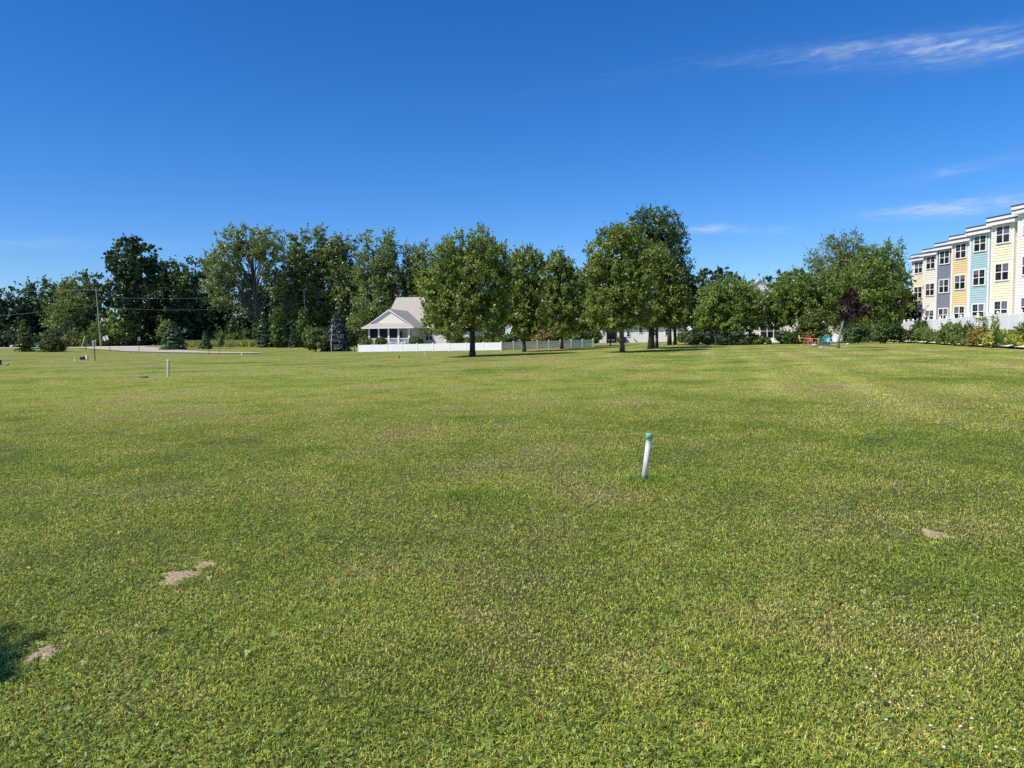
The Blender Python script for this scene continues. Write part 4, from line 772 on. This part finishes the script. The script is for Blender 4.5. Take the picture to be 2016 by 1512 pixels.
rp.build('ramp', WHITE, hs_)
for i, (px, py, rx, ry, Y, mt) in enumerate(((818.7, 671, 12, 8, 104, 'clipped'), (750, 672.5, 10, 6.5, 104, 'clipped'), (720, 675, 9, 7, 104, 'lawnshrub'), (895, 666, 16, 12, 97, 'lawnshrub'), (919, 673, 10, 7, 97, 'clipped'), (944, 670, 11, 8.5, 95, 'clipped'), (965, 671.5, 9.5, 7.5, 94, 'clipped'), (987, 669.5, 11.5, 8, 93, 'clipped'), (1065, 664, 20, 10, 106, 'rust'))):
    t('round_shrub', ('clipped dome shrub at the right corner of the porch', 'clipped shrub before the middle of the porch railing', 'small shrub at the left foot of the porch', 'large dark round shrub behind the fence', 'clipped shrub partly hidden by the broad maple trunk', 'clipped ball right of the broad maple trunk', 'smallest clipped ball between two larger ones', 'rightmost clipped ball by the fence corner', 'spreading rust tinged shrub beyond the fence')[i], 'shrub', px, Y, [(px, py, rx, ry)], mt, .11, 6000, .05, seed=250 + i, group='shrubs around the cottage', shell=.8, clump=.09, lr=.5, **SH)
for i, (px, py, rx, ry, mt) in enumerate(((1120, 664, 22, 10, 'bright'), (1150, 660, 14, 12, 'olive'), (1172, 664, 12, 12, 'lawnshrub'), (1010, 664, 12, 8, 'olive'), (1095, 660, 12, 10, 'oak'))):
    t('shrub', ('bright scrub beyond the end of the picket fence', 'olive scrub right of the bright scrub', 'green shrub against the white garage corner', 'olive scrub behind the fence corner', 'dark scrub behind the fence and narrow maple')[i], 'shrub', px, 126, [(px, py, rx, ry)], mt, .2, 4000, .06, seed=262 + i, **SH)
# white picket fence before the cottage
A, B, C_ = col(706, 97), col(987, 85), col(1168, 92)
fc = thing('picket_fence', 'low white closed picket fence turning a corner before the cottage', 'fence', A)
for P0, P1, n_, gap in ((A, B, 9, .012), (B, C_, 8, .035)):
    d = P1 - P0; ln = d.length; x_ = d.normalized(); y_ = Vector((-x_.y, x_.x, 0)).normalized(); M_ = lambda x, y, z: P0 - A + x_ * x + y_ * y + Vector((0, 0, z))
    def tb(mb, x0, x1, y0, y1, z0, z1): mb.add([M_(*v) for v in ((x0, y0, z0), (x1, y0, z0), (x1, y1, z0), (x0, y1, z0), (x0, y0, z1), (x1, y0, z1), (x1, y1, z1), (x0, y1, z1))], [(0, 3, 2, 1), (4, 5, 6, 7), (0, 1, 5, 4), (1, 2, 6, 5), (2, 3, 7, 6), (3, 0, 4, 7)])
    for k in range(n_ + 1):
        x = ln * k / n_
        if not (P0 is B and k == 0):
            mb = MB(); tb(mb, x - .065, x + .065, -.065, .065, -.2, 1.02); tb(mb, x - .08, x + .08, -.08, .08, 1.021, 1.05); mb.build('post', VINYL, fc)
        if k < n_:
            mb = MB(); w = ln / n_; xa, xb = x + .07, x + w - .07; tb(mb, xa, xb, .0, .04, .12, .20); tb(mb, xa, xb, .0, .04, .78, .86); m_ = int((xb - xa) / .155); pw_ = (xb - xa) / m_
            for j in range(m_): tb(mb, xa + j * pw_ + gap / 2, xa + (j + 1) * pw_ - gap / 2, -.024, -.001, .03, .93)
            mb.build('picket_panel', VINYL, fc)

# ------------------------------------------------------------------ white garage building in the middle
WS = mat_plain('siding_white', (.90, .87, .80), .65, .04, .8)
g = col(1183, 128); gh = thing('garage_building', 'long white sided building with an open garage door', 'building', g, rad(-2))
wl = MB()
for x0, x1, z0, z1 in ((0, .97, 0, 3.1), (2.85, 14.4, 0, 3.1), (.97, 2.85, 2.1, 3.1)): wl.lap(x0, x1, z0, z1, 0, .18, .014)
wl.box(0, .96, .001, 7, -.2, 3.1); wl.box(2.86, 14.4, .001, .3, -.2, 3.1); wl.box(14.1, 14.4, .3, 7, -.2, 3.1); wl.box(.97, 14.1, 6.8, 7, -.2, 3.1); wl.box(2.86, 3.1, .3, 6.8, -.2, 3.1); wl.box(.961, 2.859, .012, .3, 2.12, 3.1)
wl.build('wall', WS, gh); MB().prism_x([(-.5, 3.0), (3.5, 4.6), (7.5, 3.0), (7.5, 3.14), (3.5, 4.76), (-.5, 3.14)], -.4, 14.8).build('roof', SHINGLE, gh); MB().box(-.4, 14.8, -.56, -.505, 2.98, 3.15).build('eave', WHITE, gh)
for x0, x1, z0, z1 in ((4.5, 5.0, 1.1, 2.0), (6.6, 7.2, 1.75, 2.6), (8.9, 9.5, 1.3, 2.2), (11.1, 11.7, 1.3, 2.2)): window(gh, x0, x1, z0, z1, -.01, 1, False, .08)
for x in (.45, 3.25): MB().box(x - .07, x + .07, -.16, -.02, 1.55, 1.85).box(x - .1, x + .1, -.18, -.02, 1.851, 1.9).build('wall_lamp', DARKMETAL, gh)
def car(label, cat, loc, rz, paint, s=1.0):
    c = thing('car', label, cat, loc, rz); prof = [(-2.1, .35), (-2.15, .62), (-2.0, .82), (-1.15, .95), (-.55, 1.38), (.85, 1.40), (1.65, 1.0), (2.05, .92), (2.12, .55), (2.05, .32)]
    MB().prism([(x * s, z * s) for x, z in prof], -.86 * s, .86 * s).build('body', paint, c, False, .08)
    MB().prism([(x * s, z * s) for x, z in [(-1.0, .98), (-.52, 1.31), (.8, 1.33), (1.45, 1.0)]], -.875 * s, .875 * s).build('side_window', GLASS, c)
    MB().add([(-1.12 * s, -.7 * s, 1.0 * s), (-.60 * s, -.62 * s, 1.375 * s), (-.60 * s, .62 * s, 1.375 * s), (-1.12 * s, .7 * s, 1.0 * s)], [(0, 1, 2, 3)]).build('windscreen', GLASS, c)
    for x in (-1.35, 1.35):
        for y in (-.82, .82): 
            w = MB().tube([(x * s, (y - .1) * s, .33 * s), (x * s, (y + .1) * s, .33 * s)], .33 * s, 16).build('wheel', DARKMETAL, c); MB().tube([(x * s, (y - .11) * s, .33 * s), (x * s, (y + .11) * s, .33 * s)], .19 * s, 12).build('rim', GREYMETAL, w)
    for y in (-.62, .62): MB().ell((-2.1 * s, y * s, .68 * s), (.06 * s, .16 * s, .08 * s), 8, 6).build('headlight', SIGNBACK, c)
    return c
car('pale blue car parked inside the open white garage', 'car', gh.location + Vector((2.1, 2.7, 0)), rad(84), mat_plain('car_pale', (.45, .52, .66), .3, .05, 1, spec=.5), .78)
car('dark car on the far road half hidden between two evergreens', 'car', col(93, 150) + Vector((0, 0, .06)), rad(0), mat_plain('car_dark', (.05, .065, .09), .25, .05, 1, spec=.5))
g = gh.location + Vector((4.0, -.7, 0)); tb_ = thing('trash_bin', 'dark wheeled bin against the white garage wall', 'bin', g); MB().add([(-.25, -.28, .05), (.25, -.28, .05), (.25, .28, .05), (-.25, .28, .05), (-.3, -.34, .95), (.3, -.34, .95), (.3, .34, .95), (-.3, .34, .95)], [(0, 3, 2, 1), (4, 5, 6, 7), (0, 1, 5, 4), (1, 2, 6, 5), (2, 3, 7, 6), (3, 0, 4, 7)]).build('bin_body', DARKMETAL, tb_); MB().box(-.32, .32, -.37, .36, .955, 1.02).build('lid', DARKMETAL, tb_)
for sg in (-1, 1): MB().tube([(sg * .27, .3, .1), (sg * .33, .3, .1)], .1, 10).build('wheel', DARKMETAL, tb_)
t('shrub', 'small green shrub beside the garage door', 'shrub', 1221, 126, [(1221, 670, 4.5, 5)], 'lawnshrub', .14, 1500, .03, seed=280, **SH)
mb = MB(); mb.tube([(0, 0, .75), (.75, 0, 0)], .045, 5); hr = tag(mb.build('downspout_extension', DARKMETAL), 'dark slanting drain pipe against the white garage wall', 'pipe'); hr.location = gh.location + Vector((5.6, -.35, 0))

# ------------------------------------------------------------------ shaded white house with a gable on the right
g = col(1385, 98); rh = thing('gabled_house', 'white house with a small upper gable mostly hidden by trees', 'house', g, rad(-3)); z0 = g.z
wl = MB(); wl.lap(0, 18.4, .1, 4.0, 0, .2, .02); wl.box(0, 18.4, .001, 11, -.2, 4.0); wl.box(7.1, 10.3, 4.0, 7, 4.0, 7.05); wl.lap(7.1, 9.7, 6.2, 7.1, 3.98, .2, .02); wl.build('wall', WS, rh)
MB().prism_x([(-.5, 3.95), (5.5, 7.3), (11.5, 3.95), (11.5, 4.1), (5.5, 7.46), (-.5, 4.1)], -.5, 18.9).build('roof', SHINGLE, rh); MB().box(-.5, 18.9, -.56, -.505, 3.9, 4.12).build('eave', WHITE, rh)
mb = MB()
for k in range(9):
    za = 7.35 + k * .14; hw = min(1.15, (8.55 - za) / .85 * 1.15 * .95 + .05)
    if hw > .08: mb.box(8.35 - hw, 8.35 + hw, 3.9 - .012 * (k % 2), 4.6, za, za + .138)
mb.box(7.1, 9.6, 3.7, 4.7, 7.05, 7.30); mb.build('gable', WHITE, rh)
mb = MB()
for sg in (-1, 1): mb.prism([(8.35 + sg * 1.3, 7.65), (8.35, 8.62), (8.35, 8.5), (8.35 + sg * 1.2, 7.6)], 3.7, 8)
mb.build('gable_roof', SHINGLE, rh)
window(rh, 7.45, 9.95, .6, 2.5, -.02, 3, False, .12); MB().box(7.3, 10.1, -.12, -.025, 2.58, 2.95).build('window_head', WHITE, rh); window(rh, 14.2, 15.6, .9, 2.4, -.02, 2)
mb = MB(); 
for k in range(3): mb.box(8.6, 10.0, -1.3 + k * .38, -.12, .25 * k - .1, .25 * (k + 1) - .1)
mb.build('steps', WHITE, rh)

# ------------------------------------------------------------------ lawn chairs and fire pit
def chair(label, px, py, rz, colr, edge):
    g = ground(px, py); c = thing('lawn_chair', label, 'chair', g, rad(rz), 'metal shell-back lawn chairs around the fire pit'); c.scale = (1.15,) * 3; m1 = mat_plain('chair_' + label.split()[0], colr, .4, .06, 3, spec=.5); m2 = mat_plain('frame_' + label.split()[0], edge, .4, .05, 3, spec=.5)
    mb = MB(); n = 14; nr = 5
    for j in range(nr + 1):              # dished round back
        f = j / nr
        for k in range(n):
            a = 6.283 * k / n; sc_ = 1 + (.05 * math.cos(a * 7) if j == nr else 0); x = math.cos(a) * .29 * f * sc_; zz = math.sin(a) * .31 * f * sc_
            mb.v.append((x, .28 + .30 * (zz / .62 + .5) * .5 + .09 * (1 - f * f), .60 + zz))
    mb.f = [(j * n + k, j * n + (k + 1) % n, (j + 1) * n + (k + 1) % n, (j + 1) * n + k) for j in range(nr) for k in range(n)]
    o = mb.build('backrest', m1, c, True); md = o.modifiers.new('thick', 'SOLIDIFY'); md.thickness = .012
    mb = MB(); 
    for j in range(7):
        y = -.27 + j * .1; 
        for i in range(7): x = -.26 + i * .52 / 6; mb.v.append((x, y, .40 - .05 * (y + .27) - .03 * (1 - (x / .26) ** 2) - (.05 if j == 0 else 0)))
    mb.f = [(j * 7 + i, j * 7 + i + 1, (j + 1) * 7 + i + 1, (j + 1) * 7 + i) for j in range(6) for i in range(6)]
    o = mb.build('seat', m1, c, True); md = o.modifiers.new('thick', 'SOLIDIFY'); md.thickness = .015
    for sg in (-1, 1):
        x = sg * .31; MB().tube([(x, .40, .64), (x, .1, .63), (x, -.28, .61), (x, -.34, .56), (x, -.30, .3), (x, -.26, .03), (x, -.2, .015), (x, .35, .015)], .019, 6).build('arm_frame', m2, c, True)
    MB().tube([(-.31, .35, .02), (.31, .35, .02)], .018, 6).tube([(-.31, -.29, .36), (.31, -.29, .36)], .016, 6).tube([(-.31, .36, .36), (.31, .36, .36)], .016, 6).build('crossbar', m2, c, True)
chair('yellow metal lawn chair leftmost by the fire pit', 1583, 680.2, 75, (.75, .52, .10), (.75, .60, .25))
chair('coral metal lawn chair with pale frame', 1599, 682.8, 22, (.62, .12, .06), (.75, .45, .33))
chair('teal metal lawn chair right of the fire pit', 1627, 681.2, -25, (.02, .27, .28), (.05, .36, .38))
chair('cream metal lawn chair beside the plum trunk', 1641, 682.0, -50, (.62, .68, .66), (.78, .66, .46))
g = ground(1621, 679.6); fp = thing('fire_pit', 'round dark stone fire pit between the lawn chairs', 'fire pit', g); mb = MB(); ST = mat_plain('dark_stone', (.13, .13, .14), .9, .2, 5, c2=(.06, .06, .065), bump=.4); rr = random.Random(4)
for lay in range(3):
    for k in range(14):
        a0 = 6.283 * (k + .5 * (lay % 2)) / 14; a1 = a0 + 6.283 / 14 * .93; o_r, i_r = .58 + rr.uniform(-.015, .015), .42; z_ = lay * .14; P4 = [(math.cos(a) * q, math.sin(a) * q) for a, q in ((a0, o_r), (a1, o_r), (a1, i_r), (a0, i_r))]
        mb.add([(x, y, z_) for x, y in P4] + [(x, y, z_ + .134) for x, y in P4], [(3, 2, 1, 0), (4, 5, 6, 7), (0, 1, 5, 4), (1, 2, 6, 5), (2, 3, 7, 6), (3, 0, 4, 7)])
mb.build('stone_ring', ST, fp); MB().tube([(0, 0, .02), (0, 0, .1)], .43, 16).build('ash_bed', ST, fp)
mb = MB(); mb.v.append((g.x, g.y, terrain(g.x, g.y) + .03)); mb.v += [(g.x + math.cos(6.283 * k / 28) * 1.9, g.y + math.sin(6.283 * k / 28) * 1.9, terrain(g.x + math.cos(6.283 * k / 28) * 1.9, g.y + math.sin(6.283 * k / 28) * 1.9) + .03) for k in range(28)]; mb.f = [(0, 1 + k, 1 + (k + 1) % 28) for k in range(28)]
tag(mb.build('gravel_patio', mat_plain('gravel', (.36, .34, .32), .95, .15, 12, bump=.5)), 'round grey gravel patio under the lawn chairs', 'patio', kind='structure')
STONE = mat_plain('white_rock', (.70, .66, .58), .9, .12, 6, c2=(.48, .44, .38), bump=.4)
for i, (px, py, s) in enumerate(((1603, 681.5, .2), (1616, 686, .13), (1669, 679.3, .17), (24, 684, .5), (34, 683.5, .42), (1304, 682, .1), (1331, 682.5, .1))):
    g = ground(px, py); o = MB().ell((0, 0, s * .45), (s, s * .8, s * .6), 10, 7, .12, i).build('rock', STONE, None, True); o.location = g
    tag(o, ('pale rock under the coral lawn chair', 'flat pale rock on the grass before the fire pit', 'pale rock on the grass right of the plum trunk', 'pale boulder by the road at the far left', 'second pale boulder beside the left roadside spruce', 'small pale stone at the foot of a middle trunk', 'small pale stone right of the middle trunks')[i], 'rock')

# ------------------------------------------------------------------ foreground pipe
m_pvc, nt, b = newmat('pvc_white'); tc = N(nt, 'ShaderNodeTexCoord').outputs['Object']; sp = N(nt, 'ShaderNodeSeparateXYZ'); L(nt, tc, sp.inputs[0])
sm_ = noise(nt, tc, 22, 4, .65); st_ = N(nt, 'ShaderNodeMapping'); st_.inputs['Scale'].default_value = (40, 40, 5); L(nt, tc, st_.inputs[0]); gr = noise(nt, st_.outputs[0], 1, 4, .7)
basec = ramp(nt, gr, [(.30, (.42, .39, .32)), (.42, (.66, .63, .56)), (.62, (.82, .80, .74))]); hgt_ = math_(nt, 'ADD', sp.outputs[2], math_(nt, 'MULTIPLY', math_(nt, 'SUBTRACT', sm_, .5), .16))
c1_ = mixc(nt, math_(nt, 'MULTIPLY', rampf(nt, hgt_, .385, .47), .85), basec, (.045, .37, .21)); c1_ = mixc(nt, math_(nt, 'MULTIPLY', rampf(nt, hgt_, .13, .02), .6), c1_, (.16, .20, .10)); L(nt, c1_, b.inputs['Base Color']); b.inputs['Roughness'].default_value = .45
m_cap, nt, b = newmat('pvc_green'); tc = N(nt, 'ShaderNodeTexCoord').outputs['Object']; L(nt, ramp(nt, noise(nt, tc, 16, 4, .6), [(.38, (.05, .35, .20)), (.6, (.32, .62, .42))]), b.inputs['Base Color']); b.inputs['Roughness'].default_value = .45
tp_ = at(1278.5, 853, STAKE.y); d = tp_ - STAKE; ln = d.length
pp = thing('pvc_pipe', 'leaning white pipe marker with a green painted cap in the foreground grass', 'pipe', STAKE); pp.rotation_mode = 'QUATERNION'; pp.rotation_quaternion = d.to_track_quat('Z', 'Y')
MB().tube([(0, 0, -.08), (0, 0, ln - .055)], .0275, 28).build('pipe', m_pvc, pp, True)
MB().tube([(0, 0, ln - .066), (0, 0, ln - .060)], [.0335, .0345], 28).tube([(0, 0, ln - .0599), (0, 0, ln - .016), (0, 0, ln - .004), (0, 0, ln)], [.0345, .0355, .033, .022], 28).build('cap', m_cap, pp, True)

# ------------------------------------------------------------------ stakes, posts, signs and boxes on the left
YELP = mat_plain('stake_cream', (.70, .64, .42), .7, .1, 8); WOODP = mat_plain('weathered_wood', (.30, .26, .19), .9, .2, 10, c2=(.17, .145, .11))
def stake(name, label, px, py, tx, ty, r_, mat, cat='stake', cap=None):
    g = ground(px, py); e = at(tx, ty, g.y) - g; o = thing(name, label, cat, g); MB().tube([(0, 0, -.1), tuple(e)], [r_, r_], 8).build('shaft', mat, o)
    if cap: MB().tube([tuple(e), tuple(e * 1.0 + Vector((0, 0, .05)))], [r_ * 1.35, r_ * 1.2], 8).build('cap', cap, o)
    return o
stake('marker_post', 'tall pale marker post standing alone on the left lawn', 331, 742, 331.5, 710, .065, YELP, 'post', WHITE)
stake('marker_stake', 'short cream stake on the grass right of the street sign', 260.5, 710.5, 260.5, 704, .06, YELP)
stake('marker_stake', 'thin leaning white stake nearer of the close pair', 302, 707, 302.8, 699, .035, YELP)
stake('marker_stake', 'thin white stake farther of the close pair', 305, 700.5, 305.5, 693.5, .045, YELP)
stake('marker_stake', 'slanting thin white stake beside the driveway edge', 340, 699, 341.5, 692.5, .035, YELP)
stake('marker_stake', 'short white stake at the tip of the driveway', 476, 700.5, 476, 694.5, .07, WHITE)
stake('marker_stake', 'cream stake before the white picket fence', 837.5, 700.5, 838.5, 689, .055, YELP)
stake('marker_stake', 'leaning dark stake with a pale top before the picket fence', 787.5, 706.5, 784.8, 697.5, .03, DARKMETAL, 'stake', YELP)
stake('sign_post', 'bare thin dark post left of the pair by the driveway', 412, 697.5, 411, 672, .035, DARKMETAL, 'post')
stake('sign_post', 'bare thin dark post right of the pair by the driveway', 431.5, 698, 430, 667, .04, WOODP, 'post')
stake('guy_marker', 'slanting yellowish guy wire guard by the far road', 160, 684, 167, 662, .06, YELP, 'guy wire')
stake('road_post', 'short wooden post with a dark top beside the far road', 169, 688.5, 168, 679, .10, WOODP, 'post', DARKMETAL)
stake('road_post', 'small dark post at the drive edge by the plump spruce', 325, 686, 325, 680.5, .09, DARKMETAL, 'post')
def sign(label, px, py, tx, ty, w, h, mat, turn):
    g = ground(px, py); e = at(tx, ty, g.y) - g; o = thing('street_sign', label, 'sign', g); MB().tube([(0, 0, -.1), tuple(e)], .042, 8).build('post', DARKMETAL, o)
    d = e.normalized(); a = rad(turn); x_ = Vector((math.cos(a), math.sin(a), 0)); x_ = (x_ - d * x_.dot(d)).normalized(); y_ = d.cross(x_)
    mb = MB(); c = e - d * (h * .5 - .03) + y_ * .06
    V_ = [c + x_ * (sx * w / 2) + y_ * (sy * .008) + d * (sz * h / 2) for sx, sy, sz in ((-1, -1, -1), (1, -1, -1), (1, 1, -1), (-1, 1, -1), (-1, -1, 1), (1, -1, 1), (1, 1, 1), (-1, 1, 1))]
    mb.add(V_, [(0, 3, 2, 1), (4, 5, 6, 7), (0, 1, 5, 4), (1, 2, 6, 5), (2, 3, 7, 6), (3, 0, 4, 7)]).build('panel', mat, o)
sign('upright white sign panel seen from behind on the left lawn', 187.5, 710.5, 184.5, 671, .30, .56, SIGNBACK, 12)
sign('white sign on a badly leaning post by the road', 219, 691, 206, 662, .82, .76, SIGNBACK, 8)
sign('grey backed sign facing away beside the driveway', 273.5, 692.5, 273, 664.5, .45, .60, GREYMETAL, -15)
PALEG = mat_plain('utility_pale', (.74, .73, .62), .6, .08, 4)
g = ground(149, 711.5); o = thing('utility_pedestal', 'short pale cable pedestal leftmost of the boxes', 'utility box', g); MB().tube([(0, 0, -.05), (0, 0, .30)], .085, 10).build('body', PALEG, o); MB().tube([(0, 0, .301), (0, 0, .34), (0, 0, .36)], [.10, .10, .06], 10).build('cap', PALEG, o)
g = ground(163, 708.5); o = thing('utility_cabinet', 'small dark utility box between two pale pedestals', 'utility box', g); MB().box(-.22, .2, -.15, .15, -.05, .30).build('body', DARKMETAL, o, bevel=.03); MB().box(-.25, .23, -.18, .18, .301, .35).build('lid', GREYMETAL, o, bevel=.02)
g = ground(171.5, 709.5); o = thing('utility_pedestal', 'taller pale grey pedestal next to the sign post', 'utility box', g); MB().tube([(0, 0, -.05), (0, 0, .44)], .13, 14).build('body', PALEG, o, True); MB().tube([(0, 0, .441), (0, 0, .50), (0, 0, .53)], [.15, .15, .1], 14).build('cap', PALEG, o)
g = ground(13.5, 719.5); o = thing('valve_box', 'low white and black box on the grass near the left edge', 'utility box', g); MB().box(-.06, .12, -.08, .08, -.03, .10).build('body', DARKMETAL, o); MB().box(-.10, .13, -.10, .10, .101, .135).build('lid', WHITE, o)
g = ground(-6, 718.5); o = thing('utility_cabinet', 'dark green box cut by the left edge of the picture', 'utility box', g); GRN = mat_plain('box_green', (.05, .075, .055), .6, .1, 4); MB().box(-.25, .27, -.22, .22, -.05, .42).build('body', GRN, o, bevel=.02); MB().box(-.27, .29, -.24, .24, .421, .46).build('lid', PALEG, o, bevel=.01)
g = ground(282, 744); o = tag(MB().tube([(0, 0, -.05), (0, 0, .07), (0, 0, .085)], [.23, .22, .17], 16).build('manhole_cover', mat_plain('rough_concrete', (.22, .20, .17), .95, .2, 9, bump=.5)), 'flat round concrete cover in the lawn below the stakes', 'manhole cover'); o.location = g
# utility poles and lines
POLEM = mat_plain('pole_wood', (.33, .31, .28), .9, .15, 3)
def pole(label, px, Y, tx, ty, cross):
    g = col(px, Y); e = at(tx, ty, Y) - g; o = thing('utility_pole', label, 'utility pole', g); MB().tube([(0, 0, -.3), tuple(e)], [.145, .10], 10).build('shaft', POLEM, o)
    d = e.normalized(); c = e - d * .6
    if cross:
        m_ = MB(); m_.tube([tuple(c + Vector((-1.1, .1, .05))), tuple(c + Vector((1.1, .1, -.05)))], .065, 6); m_.build('crossarm', POLEM, o); ins = MB()
        for k in (-1.0, -.45, .45, 1.0): MB().tube([tuple(c + Vector((k, .1, .03))), tuple(c + Vector((k, .1, .24)))], .05, 6).build('insulator', GREYMETAL, o)
    return g, e
g1, e1 = pole('leaning grey utility pole with crossarm above the left road', 199, 150, 189, 565.5, True)
g2, e2 = pole('grey utility pole in front of the cottage side cottonwoods', 603, 150, 598.5, 570, False)
WIRE = mat_plain('wire', (.22, .23, .24), .5, .05, 1)
def wire(label, a, b_, sag):
    pts = [a.lerp(b_, k / 16) - Vector((0, 0, sag * 4 * (k / 16) * (1 - k / 16))) for k in range(17)]
    o = MB(); o0 = pts[0]; w = o.tube([p - o0 for p in pts], .013, 4).build('power_line', WIRE); w.location = o0; tag(w, label, 'cable', 'power lines between the poles')
A1 = g1 + e1
wire('upper line from the left pole to the right pole', at(192, 584, 150), at(599, 570, 150), 1.0); wire('lower line from the left pole to the right pole', at(194, 605, 150), at(600, 597, 150), .9)
wire('top line running left from the pole crossarm', A1 + Vector((-1.0, .1, -.4)), at(-120, 556, 150), .6); wire('second line running left from the pole', at(189.5, 569, 150), at(-120, 566, 150), .6); wire('lowest line running left from the pole', at(193, 601, 150), at(-120, 626, 150), .5)
